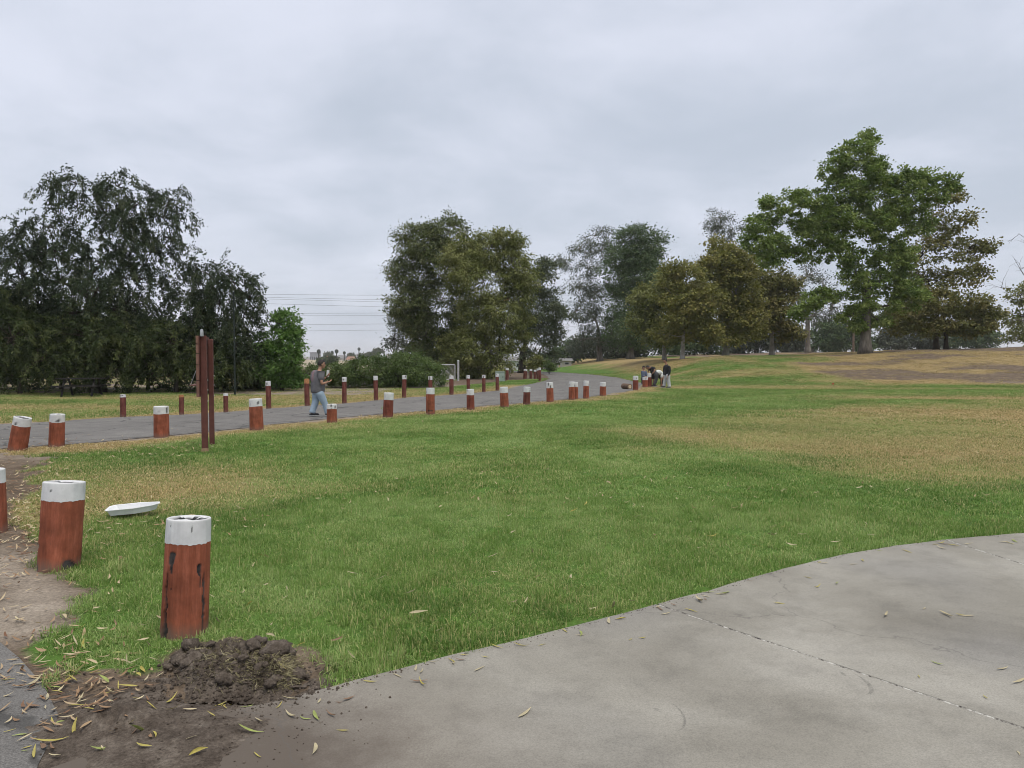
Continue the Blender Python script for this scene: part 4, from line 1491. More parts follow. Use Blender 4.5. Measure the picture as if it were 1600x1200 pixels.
    tree('plane_tree', 'low wide brown-green plane tree under the thin one at the right', 'tree', 1478, 66,
         [(1470, 470, 50, 24), (1515, 475, 36, 24), (1430, 485, 40, 24), (1400, 500, 26, 18), (1545, 495, 22, 16), (1480, 505, 46, 18), (1520, 510, 30, 14), (1440, 515, 30, 12)],
         LM['rust2'], BM['dark'], seed=24, r0=0.2, fork_px=(1476, 500), twigs=60, dens=7.0, per=52, cr=0.36, L=0.22, W=0.17, **K)
    tree('plane_tree', 'olive tree cut off by the right edge of the picture', 'tree', 1622, 78,
         [(1595, 462, 26, 18), (1625, 450, 30, 24), (1600, 495, 32, 20), (1640, 490, 34, 26), (1590, 520, 24, 12)], LM['olive'], BM['dark'], seed=25, r0=0.24, fork_px=(1620, 500), twigs=60, dens=3.6, per=44, cr=0.42, L=0.24, W=0.18, **K)
    # bare tree reaching in from the right
    rg = np.random.default_rng(5)
    Y = 72
    b = P(1655, 545, Y)
    b[2] = h1(b[0], b[1])
    root = thing('bare_tree', 'leafless tree reaching pale crooked twigs in at the right edge', 'tree', b)
    mb = MB()

    def grow(p, d, L, r, lev):
        n = 5
        path = [p]
        q = p.copy()
        dd = d.copy()
        for i in range(n):
            q = q + dd * L / n
            dd = unit(dd + rg.normal(size=3) * 0.22 + np.array([-0.03, 0, 0.02]))
            path.append(q.copy())
        mb.tube(path, [r * (1 - 0.11 * i) for i in range(n + 1)], 5 if lev > 0 else 9, False)
        if lev < 4:
            for k in range(3 if lev else 5):
                j = rg.integers(2, n + 1)
                nd = unit(dd + rg.normal(size=3) * 0.75 + np.array([-0.15, 0, 0.1]))
                grow(path[j], nd, L * rg.uniform(0.45, 0.75), r * 0.5, lev + 1)
    grow(b.copy(), np.array([0, 0, 1.0]), 4.2, 0.2, 0)
    for tgt, r in (((1592, 365), 0.06), ((1565, 450), 0.05), ((1585, 405), 0.05)):
        e = P(*tgt, Y)
        path = curve(b + [0, 0, 3.5], e, rg, 0.12, 0.08, 8)
        mb.tube(path, [r * (1 - 0.1 * i) for i in range(8)], 5, False)
        for k in range(7):
            j = rg.integers(3, 8)
            grow(path[j], unit(rg.normal(size=3) + np.array([-0.6, 0, 0.2])), 1.2, 0.022, 3)
    me = mb.mesh('trunk', True)
    me.transform(Matrix.Translation(Vector(-b)))
    obj('trunk', me, BM['grey'], root)
    # far low trees behind the mound
    far = ((1270, 150, 40, 'pale distant tree behind the utility pole, left of the big trunk', [(1290, 522, 26, 16), (1312, 512, 20, 18), (1330, 520, 20, 16), (1350, 525, 14, 12)]),
           (1400, 150, 40, 'hazy distant tree just right of the big trunk', [(1395, 528, 26, 12), (1425, 520, 26, 18), (1450, 525, 24, 14)]),
           (1490, 160, 40, 'hazy distant tree under the low wide plane tree', [(1480, 522, 30, 14), (1510, 518, 24, 18), (1540, 528, 20, 10)]),
           (1240, 170, 40, 'small distant tree left of the pale distant tree', [(1225, 532, 20, 9), (1250, 536, 16, 7)]),
           (880, 120, 40, 'pale green distant bush at the end of the road', [(880, 550, 14, 12), (893, 545, 10, 14), (868, 556, 10, 8)]),
           (1180, 120, 40, 'distant grey tree behind the stems of the brown plane trees', [(1160, 520, 32, 24), (1195, 518, 30, 24), (1230, 528, 20, 14)]),
           (1085, 115, 40, 'distant grey tree behind the white trunk', [(1085, 522, 28, 24), (1045, 524, 28, 24), (1115, 528, 24, 18)]),
           (955, 112, 40, 'grey-green undergrowth below the see-through eucalyptus', [(915, 545, 26, 16), (955, 538, 30, 22), (1000, 530, 30, 24)]))
    for i, (bx, Y, s_, lb, sp) in enumerate(far):
        sp = [(a_, b_ + 7, c_ + 2, d_ + 8) for a_, b_, c_, d_ in sp]
        tree('distant_tree', lb, 'tree', bx, Y, sp, LM['grey'] if i % 2 else LM['green'], BM['grey'], 'round', 50 + i, r0=0.2, twigs=10, group='distant trees behind the park', dens=2.6, per=60, cr=0.7, L=0.46, W=0.28, shell=0.3)
    for i, (px, py, rr) in enumerate(((838, 568, 9), (829, 570, 6), (858, 572, 7), (720, 592, 9), (700, 590, 9))):
        Y = 70 if i < 3 else 58
        tree('shrub', ('yellow-green shrub by the black trunk', 'small shrub left of the yellow-green shrub', 'small shrub in front of the white shed', 'shrub right of the gate', 'shrub behind the gate')[i], 'shrub', px, Y,
             [(px, py, rr, rr * 1.2), (px + rr * .6, py + 3, rr * .6, rr * .7)], LM['olive' if i < 2 else 'hedge'], BM['dark'], 'round', 70 + i, r0=0.05, twigs=8, group='shrubs at the road bend', dens=9, per=40, cr=0.22, L=0.18, W=0.09)


build_trees()

# ------------------------------------------------------------------ bollards and posts
def log_mesh(name, r0, r1, z0, z1, seed, nu=28, nz=10, dome=0.0, marks=(), rot=0.0, cap_top=True, wob=0.05, groove=()):
    """an uneven round timber between heights z0 and z1; marks = (angle, z, half width, half height, depth) splits and knots, groove = (angle, width, depth)"""
    aa = 2 * math.pi * np.arange(nu) / nu
    zs = z0 + (z1 - z0) * np.arange(nz + 1) / nz
    A, Z = np.meshgrid(aa, zs)
    T = (Z - z0) / (z1 - z0)
    r = r0 + (r1 - r0) * T
    r = r * (1 + wob * (vnoise(np.cos(A) * 1.3 + seed, np.sin(A) * 1.3 + 0.35 * Z, 1.5, seed) - 0.5) + 0.030 * (vnoise(np.cos(A) * 6 + seed, np.sin(A) * 6 + 0.8 * Z, 1.5, seed + 3) - 0.5) + 0.02 * (vnoise(np.cos(A) * 14 + seed, np.sin(A) * 14 + 2.0 * Z, 1.5, seed + 5) - 0.5))
    C = np.zeros_like(r)
    for (ma, mz, mw, mh, md) in marks:
        da = (A - ma + math.pi) % (2 * math.pi) - math.pi + mw * 1.2 * (vnoise(Z * 7.0, Z * 0 + ma * 3, 3, 8) - 0.5)
        w_ = mw * (0.55 + 0.9 * vnoise(Z * 14.0, Z * 0 + ma * 3, 3, 5))
        q = np.maximum(0, 1 - (np.abs(da) / w_) ** 2 - (np.abs(Z - mz) / mh) ** 3)
        r = r - md * np.minimum(1, q * 3)
        C = np.maximum(C, np.minimum(1, q * 4))
    for (ga, gw, gd) in groove:
        da = (A - ga + math.pi) % (2 * math.pi) - math.pi
        q = np.maximum(0, 1 - np.abs(da) / gw)
        r = r - gd * q
        C = np.maximum(C, q * 0.6)
    V = [tuple(p) for p in np.stack([(r * np.cos(A)).ravel(), (r * np.sin(A)).ravel(), Z.ravel()], 1)]
    ck = list(C.ravel())
    F = []
    for i in range(nz):
        for k in range(nu):
            k2 = (k + 1) % nu
            F.append((i * nu + k, i * nu + k2, (i + 1) * nu + k2, (i + 1) * nu + k))
    if cap_top:
        # eased rim, then a rotten or checked top
        last = nz * nu
        prev = last
        rr = np.random.default_rng(seed)
        ang0 = rr.uniform(-0.25, 0.25)
        for (f, dz) in ((0.988, 0.004), (0.93, 0.006), (0.72, 0.007), (0.52, 0.007), (0.34, 0.006), (0.18, 0.006)):
            s = len(V)
            for k in range(nu):
                a = 2 * math.pi * k / nu
                bx, by, bz = V[last + k]
                x, y = bx * f, by * f
                u = x * math.cos(ang0) + y * math.sin(ang0)
                w = -x * math.sin(ang0) + y * math.cos(ang0)
                d = 0.0
                if f < 0.8:
                    j = 0.012 * math.sin(u * 60 + seed)
                    d = max(0, 1 - abs(w - j) / (0.62 * r1)) * dome
                V.append((x, y, bz + dz - 0.03 * d))
                ck.append(1.0 if d > 0.3 else 0.0)
            for k in range(nu):
                k2 = (k + 1) % nu
                F.append((prev + k, prev + k2, s + k2, s + k))
            prev = s
        c = len(V)
        V.append((0, 0, V[prev][2] - 0.02 * dome))
        ck.append(min(1, dome))
        for k in range(nu):
            F.append((prev + k, prev + (k + 1) % nu, c))
    me = np_mesh(name, np.array(V), F, True, dict(crack=ck))
    return me


M_RED = [m_post('red_post_paint'), m_post('red_post_paint_worn', (0.185, 0.052, 0.034), 0.8), m_post('red_post_paint_dull', (0.150, 0.050, 0.038), 0.6)]
M_CAP = [m_cap('white_post_paint', 0.25), m_cap('white_post_paint_worn', 0.9)]
M_CAPORANGE = m_plain('orange_worn_paint', (0.42, 0.20, 0.09), 0.8, 0.4, 30)


def bollard(name, label, cat, group, px, top, base, w, seed, lean=(0, 0), capf=0.2, red=0, cap=1, hollow=0.4, marks=(), nu=22, nz=6, taper=1.06, groove=(), capmarks=(), capmat=None):
    rc = random.Random(seed * 7 + 1)
    x, y = at(px, base)
    r = w * 0.5 * y / 1200.0
    k = 1 + r / math.hypot(x, y)
    x, y = x * k, y * k
    z = h1(x, y)
    h = (base - top) * y / 1200.0
    h = ((base - w * 0.5 * CAM_H / y) - (top + w * 0.5 * max(0.03, (CAM_H - h) / y + lean[1]))) * y / 1200.0
    ch = h * capf
    root = thing(name, label, cat, (x, y, z), 0, group)
    root.rotation_euler = (lean[1], lean[0], 0)
    obj('timber', log_mesh('timber', r * taper, r, -0.05, h - ch, seed, nu, nz, marks=marks, cap_top=False, groove=groove), M_RED[red], root)
    if not capmarks:
        capmarks = [(rc.uniform(-3.0, -0.1), h - ch * rc.uniform(0.1, 0.8), rc.uniform(0.05, 0.16), ch * rc.uniform(0.15, 0.5), 0.004) for _ in range(rc.randrange(1, 4))]
    me = log_mesh('white_top', r * 1.012, r * 0.985, h - ch - 0.004, h, seed, nu, (5 if nu < 40 else 14), dome=hollow, wob=0.045, groove=groove, marks=capmarks)
    # paint line is not quite level
    for v in me.vertices:
        if v.co.z < h - ch + 0.001:
            v.co.z += 0.003 * math.sin(3 * math.atan2(v.co.y, v.co.x) + seed) + 0.004 * (math.sin(17 * math.atan2(v.co.y, v.co.x) + seed) * math.sin(7 * math.atan2(v.co.y, v.co.x)))
    obj('white_top', me, capmat or M_CAP[cap], root)
    return root


def build_bollards():
    G1 = 'thick log bollards on the near side'
    S = -math.pi / 2
    # nearest three
    bollard('log_bollard', 'nearest red log bollard with black split, knot holes and white top beside the soil heap', 'bollard', G1, 288, 803, 1000, 69, 1, lean=(0.028, -0.07), capf=0.195, cap=0, hollow=1.0, nu=128, nz=90, taper=1.05,
            marks=((S - 0.60, 0.17, 0.135, 0.23, 0.022), (S - 0.66, 0.03, 0.2, 0.07, 0.02), (S - 0.28, 0.485, 0.19, 0.045, 0.006), (S - 0.30, 0.435, 0.09, 0.045, 0.005), (S + 0.98, 0.41, 0.11, 0.04, 0.012), (S + 1.02, 0.35, 0.035, 0.06, 0.008), (S + 1.25, 0.20, 0.07, 0.2, 0.01), (S - 0.28, 0.30, 0.03, 0.007, 0.004)),
            groove=((S - 0.85, 0.035, 0.006), (S + 0.52, 0.02, 0.003), (S + 2.2, 0.05, 0.006)), capmarks=((S + 0.52, 0.66, 0.02, 0.04, 0.002), (S - 0.5, 0.69, 0.05, 0.006, 0.001)))
    bollard('log_bollard', 'thick red log bollard with dark scraped left side behind the nearest one', 'bollard', G1, 92, 749.5, 894, 62, 2, lean=(0.035, -0.09), capf=0.2, cap=0, hollow=0.8, nu=72, nz=40, taper=1.0,
            marks=((S - 1.25, 0.26, 0.38, 0.22, 0.006), (S - 1.2, 0.02, 0.3, 0.06, 0.006), (S + 0.9, 0.03, 0.3, 0.05, 0.008)), capmarks=((S - 0.1, 0.62, 0.02, 0.05, 0.001),))
    bollard('log_bollard', 'red log bollard cut off by the left edge of the picture', 'bollard', G1, -19, 726, 834, 52, 3, capf=0.2, cap=0, nu=48, nz=16, hollow=0.6)
    # along the near road edge
    G2 = 'log bollards along the near road edge'
    near = [
        (27, 650, 705, 26, 0.19, 'red log bollard leaning hard to the right at the left edge', 0.9, 1),
        (88, 646, 699, 21.5, 0.06, 'slightly leaning red log bollard with grey-patched white top left of the sign', 0.9, 1),
        (252.5, 634, 684, 22.5, 0.0, 'straight red log bollard with a hollow white top just left of the sign', 0.25, 0),
        (401, 622.5, 673, 20.5, -0.03, 'red log bollard with cracked white top first to the right of the sign', 0.8, 1),
        (518.5, 631, 661.5, 15.5, 0.0, 'shortest red log bollard in front of the walking man', 0.6, 1),
        (606, 613.5, 653, 15.5, 0.05, 'red log bollard next to the right of the walking man', 0.8, 1),
        (672.5, 606, 648, 13.5, 0.0, 'red log bollard with a dark gash, second to the right of the walking man', 0.8, 1),
        (735.5, 608, 641, 11.8, -0.02, 'red log bollard third to the right of the walking man', 0.9, 1),
        (788.5, 604.5, 637, 13, -0.05, 'stout red log bollard in line below the lamp post', 0.8, 1),
        (822.5, 604.5, 633, 10.8, 0.04, 'scraped dark red log bollard right of the lamp post', 0.9, 1),
        (859.5, 597.5, 628.5, 11, -0.02, 'red log bollard with a split white top on the road bend', 0.9, 1),
        (893.5, 596.5, 625, 9.5, 0.0, 'front one of two touching red bollards on the road bend', 0.9, 1),
        (899.8, 597, 624, 7, 0.0, 'rear one of two touching red bollards on the road bend', 0.9, 1),
        (915.5, 595, 623, 9, 0.02, 'tall red bollard just right of the two touching ones', 0.9, 1),
        (942, 597.5, 619, 9.6, 0.0, 'short red bollard alone on the right part of the road bend', 0.8, 1),
        (993, 587.5, 610, 8.4, 0.0, 'red bollard beside the pulled-out log near the workers', 0.9, 1),
        (1008, 589, 605.5, 8.2, 0.0, 'shorter of the two red bollards at the crouching workers', 0.8, 1),
        (1014.3, 583.5, 604.5, 6.6, 0.0, 'taller of the two red bollards at the crouching workers', 0.8, 1)]
    for i, (px, top, base, w, lean, lb, wear, cap) in enumerate(near):
        if i == 5:
            bollard('log_bollard', lb, 'bollard', G2, px, top, base, w, 20 + i, lean=(lean, 0), capf=0.27, red=1, cap=cap, hollow=wear)
        elif i == 6:
            bollard('log_bollard', lb, 'bollard', G2, px, top, base, w, 20 + i, lean=(lean, 0), capf=0.22, red=0, cap=cap, hollow=wear, nu=40, nz=20, marks=((S + 0.15, 0.12, 0.5, 0.02, 0.01),))
        else:
            bollard('log_bollard', lb, 'bollard', G2, px, top, base, w, 20 + i, lean=(lean, 0), capf=0.27 if i > 4 else 0.23, red=(0, 0, 0, 0, 0, 1, 0, 1, 0, 2)[i % 10], cap=cap, hollow=wear)
    # thin posts across the road
    G3 = 'thin posts along the far road edge'
    far = [
        (192.5, 616.5, 652, 8.8, 'thin red post farthest left across the road'),
        (283.7, 617, 648, 7.4, 'thin red post with a worn reddish top just left of the sign across the road'),
        (353, 615, 644.5, 7.4, 'thin red post with a clump of twigs behind it, right of the sign'),
        (420, 595.5, 639, 8.0, 'tall thin red post below the bright green tree'),
        (480, 592, 634.5, 8.0, 'thin red post with an orange worn top touching the walking man'),
        (538, 589.5, 630.5, 7.4, 'thin red post first to the right of the walking man across the road'),
        (587.5, 587.5, 626, 7.0, 'thin red post with a dark chip in its white top, second right of the walker'),
        (631.5, 586.5, 621.5, 7.0, 'thin red post in front of the right part of the rounded bush'),
        (672.5, 588, 619, 6.6, 'thin red post hidden behind the gashed log bollard'),
        (705.5, 587, 617, 6.8, 'thin red post in front of the chain-link gate'),
        (732, 586.5, 615, 5.6, 'thin red post behind the third log bollard right of the walker'),
        (756, 586, 613.2, 5.6, 'thin red post left of the green cabinet'),
        (777, 584, 610.8, 5.4, 'thin red post in front of the green cabinet'),
        (792.5, 575, 594.5, 4.8, 'thin post with a rounded pale top right of the green cabinet'),
        (820, 577, 592.7, 5.6, 'leaning red post first of the cluster at the inner road bend'),
        (829.3, 577, 592.7, 4.4, 'second red post of the cluster at the inner road bend'),
        (836, 578, 593, 4.4, 'lowest red post in the middle of the cluster at the inner bend'),
        (840.3, 576, 593, 3.6, 'fourth red post of the cluster at the inner road bend'),
        (843.5, 574.5, 595.5, 4.2, 'tallest and rightmost red post of the cluster at the inner bend')]
    for i, (px, top, base, w, lb) in enumerate(far):
        bollard('thin_post', lb, 'post', G3, px, top, base, w, 60 + i, lean=(0.06 * (i == 14) + R.uniform(-0.015, 0.015), 0), capf=(0.16 if i not in (0, 1, 2) else 0.10), red=2, cap=1, hollow=0.2, nu=14, nz=4, taper=1.0, capmat=M_CAPORANGE if i in (1, 4) else None)
    # log pulled out and lying by the workers
    x, y = at(984, 608.5)
    root = thing('pulled_log', 'pulled-out log lying on its side with a pale cut end', 'log', (x, y, h1(x, y) + 0.14), math.radians(28))
    me = log_mesh('log', 0.15, 0.145, 0, 0.55, 90, 18, 5, wob=0.06, cap_top=False)
    o = obj('log', me, m_plain('muddy_wood', (0.13, 0.085, 0.06), 0.9, 0.4, 8), root)
    o.rotation_euler = (-math.pi / 2 + 0.02, 0, 0)
    o = obj('cut_end', log_mesh('cut_end', 0.115, 0.10, 0, 0.01, 91, 18, 1, wob=0.06), m_plain('pale_cut_wood', (0.55, 0.43, 0.28), 0.8, 0.2, 12), root)
    o.rotation_euler = (math.pi / 2, 0, 0)
    o.location = (0.0, 0.004, 0)
    o = obj('end_bark', log_mesh('end_bark', 0.15, 0.148, 0, 0.004, 90, 18, 1, wob=0.06), m_plain('muddy_wood_end', (0.15, 0.10, 0.07), 0.9, 0.4, 8), root)
    o.rotation_euler = (math.pi / 2, 0, 0)


# ------------------------------------------------------------------ sign, tray, small things
def build_sign():
    mb = m_plain('brown_sign_paint', (0.125, 0.045, 0.036), 0.65, 0.22, 5)
    ms = m_plain('brown_board_edge', (0.20, 0.105, 0.080), 0.7, 0.25, 7)
    mg = m_plain('galvanised_steel', (0.42, 0.42, 0.42), 0.45, 0.15, 10, 0.8)
    mw = m_plain('bare_wood_foot', (0.34, 0.23, 0.14), 0.8, 0.2, 12)
    a = np.array(at(320.5, 706))
    b = np.array(at(331.5, 696))
    d = (b - a) / np.linalg.norm(b - a)
    ang = math.atan2(d[1], d[0])
    L = np.linalg.norm(b - a)
    root = thing('park_sign', 'brown two-post park sign seen edge on, standing in the lawn', 'sign', (a[0], a[1], 0), ang)
    # local: x along the sign, y to the left of it
    for i, (x, h, w) in enumerate(((0.0, 2.10, 0.105), (L, 2.06, 0.088))):
        me = MB().box((x, 0, h / 2 - 0.05), (0.09, w, h + 0.1))
        o = me.build('post', mb, root)
        bv = o.modifiers.new('bevel', 'BEVEL')
        bv.width = 0.008
        for q, z in enumerate((0.92, 1.12, 1.30)):
            MB().tube([(x, -w / 2 - 0.018, z + 0.05 * i), (x, -w / 2 + 0.004, z + 0.05 * i)], 0.011, 8).build('bolt', mg, o)
    MB().box((0.0, 0, 0.035), (0.096, 0.110, 0.07)).build('bare_foot', mw, root)
    # horizontal planks bolted to the left faces
    zz = 1.0
    hs = [0.30, 0.28, 0.20, 0.17, 0.15]
    for k, h in enumerate(hs):
        o = MB().box((L / 2, 0.053 + 0.026, zz + h / 2), (L + 0.42, 0.048, h - 0.008)).build('plank', mb, root)
        o2 = MB().box((-0.212, 0.079, zz + h / 2), (0.006, 0.042, h - 0.02)).build('end_grain', ms, o)
        zz += h
    MB().tube([(-0.05, 0.02, 2.09), (-0.05, 0.02, 2.17), (-0.05, 0.02, 2.22)], [0.034, 0.030, 0.018], 10).build('post_cap', mg, root)
    # little map ledge with its stay on the far face
    MB().box((L / 2, 0.20, 1.20), (L * 0.7, 0.14, 0.018)).build('ledge', ms, root)
    MB().tube([(0.25, 0.265, 1.205), (0.25, 0.135, 1.55)], 0.006, 6).build('stay', mg, root)


def build_tray():
    x, y = at(209, 806)
    m = m_plain('white_foam', (0.74, 0.745, 0.75), 0.55, 0.03, 8)
    root = thing('foam_tray', 'white shallow foam tray lying on the lawn between the two nearest bollards', 'tray', (x, y, 0.05), math.radians(14))
    root.rotation_euler = (math.radians(3), math.radians(-4), math.radians(14))
    # rim, sloped sides, floor: a shallow oblong dish
    out = [(-0.25, -0.09), (-0.23, -0.12), (0.03, -0.14), (0.20, -0.085), (0.265, -0.02), (0.25, 0.05), (0.05, 0.115), (-0.20, 0.12), (-0.245, 0.08)]
    V, F = [], []
    n = len(out)
    for (f, z) in ((1.04, 0.066), (1.04, 0.06), (0.985, 0.058), (0.87, 0.0), (0.85, 0.008), (0.955, 0.062), (1.0, 0.066)):
        for p in out:
            V.append((p[0] * f, p[1] * f, z))
    for i in range(6):
        for k in range(n):
            k2 = (k + 1) % n
            F.append((i * n + k, i * n + k2, (i + 1) * n + k2, (i + 1) * n + k))
    for k in range(n):
        F.append((k, (k + 1) % n, 6 * n + (k + 1) % n, 6 * n + k)[::-1])
    shell = MB().add(V, F).build('shell', m, root)
    MB().add([(p[0] * 0.86, p[1] * 0.86, 0.004) for p in out], [tuple(range(n))]).build('floor', m, root)
    # red marker flag far out on the lawn
    x, y = at(1300, 604)
    r2 = thing('marker_flag', 'tiny red marker flag at the foot of the mound', 'flag', (x, y, h1(x, y)))
    MB().tube([(0, 0, 0), (0, 0, 0.16)], 0.006, 6).build('stake', m_plain('stake_wire', (0.3, 0.3, 0.3), 0.5), r2)
    MB().box((0.05, 0, 0.12), (0.1, 0.006, 0.08)).build('flag', m_plain('red_plastic', (0.6, 0.05, 0.04), 0.5), r2)


def build_far_side():
    black = m_plain('dark_green_steel', (0.022, 0.030, 0.026), 0.5, 0.2, 6, 0.3)
    # lamp post
    b = P(781, 590, 57)
    b[2] = h1(b[0], b[1])
    k = mpp(57)
    root = thing('lamp_post', 'tall dark lamp post with a hooded lamp in front of the olive tree', 'lamp post', b)
    hh = P(781, 468, 57)[2] - b[2]
    MB().tube([(0, 0, 0), (0, 0, 0.35), (0, 0, 0.36), (0, 0, hh)], [0.12, 0.12, 0.075, 0.055], 12).build('pole', black, root)
    MB().tube([(0, 0, hh - 0.05), (0.12, 0, hh + 0.04), (0.3, 0, hh + 0.05)], 0.035, 8).build('arm', black, root)
    hd = MB()
    hd.add([(0.2, -0.17, hh + 0.0), (0.75, -0.17, hh + 0.0), (0.75, 0.17, hh), (0.2, 0.17, hh), (0.28, -0.11, hh + 0.16), (0.66, -0.11, hh + 0.16), (0.66, 0.11, hh + 0.16), (0.28, 0.11, hh + 0.16)],
           [(0, 3, 2, 1), (4, 5, 6, 7), (0, 1, 5, 4), (1, 2, 6, 5), (2, 3, 7, 6), (3, 0, 4, 7)])
    h = hd.build('lamp_head', m_plain('bronze_steel', (0.16, 0.10, 0.06), 0.5, 0.2, 6, 0.3), root)
    MB().box((0.5, 0, hh - 0.055), (0.42, 0.26, 0.10)).build('lens', m_plain('amber_lens', (0.60, 0.34, 0.10), 0.3, 0.1), h)
    # second thin pole among the weeping branches
    b = P(367, 600, 34)
    b[2] = 0
    t = P(367, 458, 34)[2]
    r2 = thing('thin_pole', 'thin dark pole standing in front of the right weeping tree', 'pole', b)
    MB().tube([(0, 0, 0), (0, 0, t)], [0.045, 0.03], 8).build('pole', black, r2)
    MB().tube([(0, 0, t - 0.04), (0, 0, t + 0.05)], 0.05, 8).build('pole_cap', black, r2)
    # utility cabinet
    x, y = at(781.5, 596.5)
    z = h1(x, y)
    m = y / 1200
    gm = m_plain('pale_green_cabinet', (0.30, 0.36, 0.31), 0.6, 0.12, 5)
    r3 = thing('utility_cabinet', 'pale green utility cabinet at the foot of the lamp post', 'cabinet', (x, y, z), 0.1)
    w, hgt = 14 * m, 15 * m
    MB().box((0, w * .3, hgt / 2), (w, w * 0.6, hgt)).build('cabinet_body', gm, r3)
    MB().box((0, w * .3, hgt + 0.02), (w * 1.05, w * 0.66, 0.04)).build('lid', gm, r3)
    dr = MB().box((0, -0.012, hgt / 2), (w * 0.86, 0.02, hgt * 0.84)).build('door', gm, r3)
    MB().box((w * 0.3, -0.04, hgt / 2), (0.03, 0.035, 0.12)).build('handle', black, dr)
    # gate of chain link
    Y = 52
    a, c = P(690, 598, Y), P(716, 598, Y)
    z0 = 0.0
    h = P(700, 570, Y)[2]
    st = m_plain('galvanised_pipe', (0.48, 0.47, 0.46), 0.5, 0.12, 6, 0.4)
    r4 = thing('chain_link_gate', 'chain-link gate with pale pipe posts right of the rounded bush', 'gate', (a[0], a[1], 0))
    L = c[0] - a[0]
    MB().tube([(L, 0, 0), (L, 0, h + 0.22)], 0.075, 10).build('gate_post', st, r4)
    MB().ball((L, 0, h + 0.24), 0.085).build('post_cap', st, r4)
    MB().tube([(L - 0.22, 0, 0.1), (L - 0.22, 0, h)], 0.035, 8).build('frame_pipe', st, r4)
    MB().tube([(0, 0, h), (L - 0.22, 0, h)], 0.035, 8).build('frame_pipe', st, r4)
    MB().tube([(0, 0, 0.1), (L - 0.22, 0, 0.1)], 0.035, 8).build('frame_pipe', st, r4)
    MB().tube([(0, 0, 0.1), (0, 0, h)], 0.035, 8).build('frame_pipe', st, r4)
    MB().tube([(0.0, 0, h * 0.9), (L - 0.22, 0, 0.15)], 0.02, 6).build('brace', st, r4)
    wire = MB()
    for i in range(-14, 22):
        for s_ in (1, -1):
            x0 = i * 0.07
            pts_ = []
            for q in range(2):
                pass
            # diagonal clipped to the frame
            za, zb = 0.1, h
            xa, xb = (x0, x0 + (zb - za) * 0.9) if s_ > 0 else (x0 + (zb - za) * 0.9, x0)
            t0, t1 = 0.0, 1.0
            dx = xb - xa
            lo, hi = 0.0, L - 0.22
            ta, tb = (lo - xa) / dx, (hi - xa) / dx
            t0, t1 = max(0, min(ta, tb)), min(1, max(ta, tb))
            if t1 - t0 > 0.02:
                wire.tube([(xa + dx * t0, 0.004 * s_, za + (zb - za) * t0), (xa + dx * t1, 0.004 * s_, za + (zb - za) * t1)], 0.0035, 3, False)
    o = wire.build('wire_mesh', st, r4)
    o['kind'] = 'stuff'
    # low pale wall under the hedge
    Y = 44.5
    a, c = P(395, 600, Y), P(690, 600, Y)
    wm = m_plain('pale_rendered_wall', (0.36, 0.345, 0.33), 0.85, 0.25, 1.2)
    r5 = thing('low_wall', 'low pale wall showing through under the green bushes', 'wall', (a[0], Y, 0))
    LL = c[0] - a[0]
    MB().box((LL / 2, 0, 0.25), (LL, 0.2, 0.7)).build('wall_body', wm, r5)
    MB().box((LL / 2, 0, 0.63), (LL + 0.06, 0.27, 0.06)).build('coping', wm, r5)
    for i in range(6):
        MB().box((LL * (i + 0.5) / 6, -0.115, 0.3), (0.22, 0.03, 0.598)).build('pier', wm, r5)
    # picnic table in the shade
    x, y = P(128, 620, 33)[0], 33.0
    dk = m_plain('weathered_dark_timber', (0.022, 0.020, 0.018), 0.8, 0.3, 8)
    r6 = thing('picnic_table', 'dark picnic table in the shade under the tall weeping tree', 'table', (x, y, h1(x, y)), 0.12)
    for i in range(5):
        MB().box((0, -0.3 + i * 0.15, 0.76), (1.8, 0.138, 0.045)).build('top_board', dk, r6)
    for s_ in (-1, 1):
        for q in range(2):
            MB().box((0, s_ * (0.58 + q * 0.14), 0.45), (1.8, 0.13, 0.045)).build('seat_board', dk, r6)
        for e in (-1, 1):
            MB().tube([(e * 0.6, s_ * 0.55, 0.0), (e * 0.6, s_ * 0.2, 0.74)], 0.045, 6).build('leg', dk, r6)
    for e in (-1, 1):
        MB().box((e * 0.6, 0, 0.41), (0.06, 1.4, 0.06)).build('cross_bar', dk, r6)
    # utility pole behind the mound
    Y = 96
    b = P(1333, 560, Y)
    b[2] = h1(b[0], Y)
    t = P(1333, 499, Y)[2] - b[2]
    pm = m_plain('pole_timber', (0.16, 0.12, 0.09), 0.9, 0.3, 3)
    r7 = thing('utility_pole', 'wooden utility pole with two crossarms left of the big trunk', 'utility pole', b)
    MB().tube([(0, 0, 0), (0, 0, t)], [0.14, 0.10], 9).build('pole', pm, r7)
    for z in (t - 0.25, t - 0.9):
        ar = MB().box((0, -0.12, z), (2.0, 0.1, 0.12)).build('crossarm', pm, r7)
        for q in (-0.85, -0.3, 0.3, 0.85):
            MB().tube([(q, -0.12, z + 0.05), (q, -0.12, z + 0.2)], [0.04, 0.03], 7).build('insulator', st, ar)


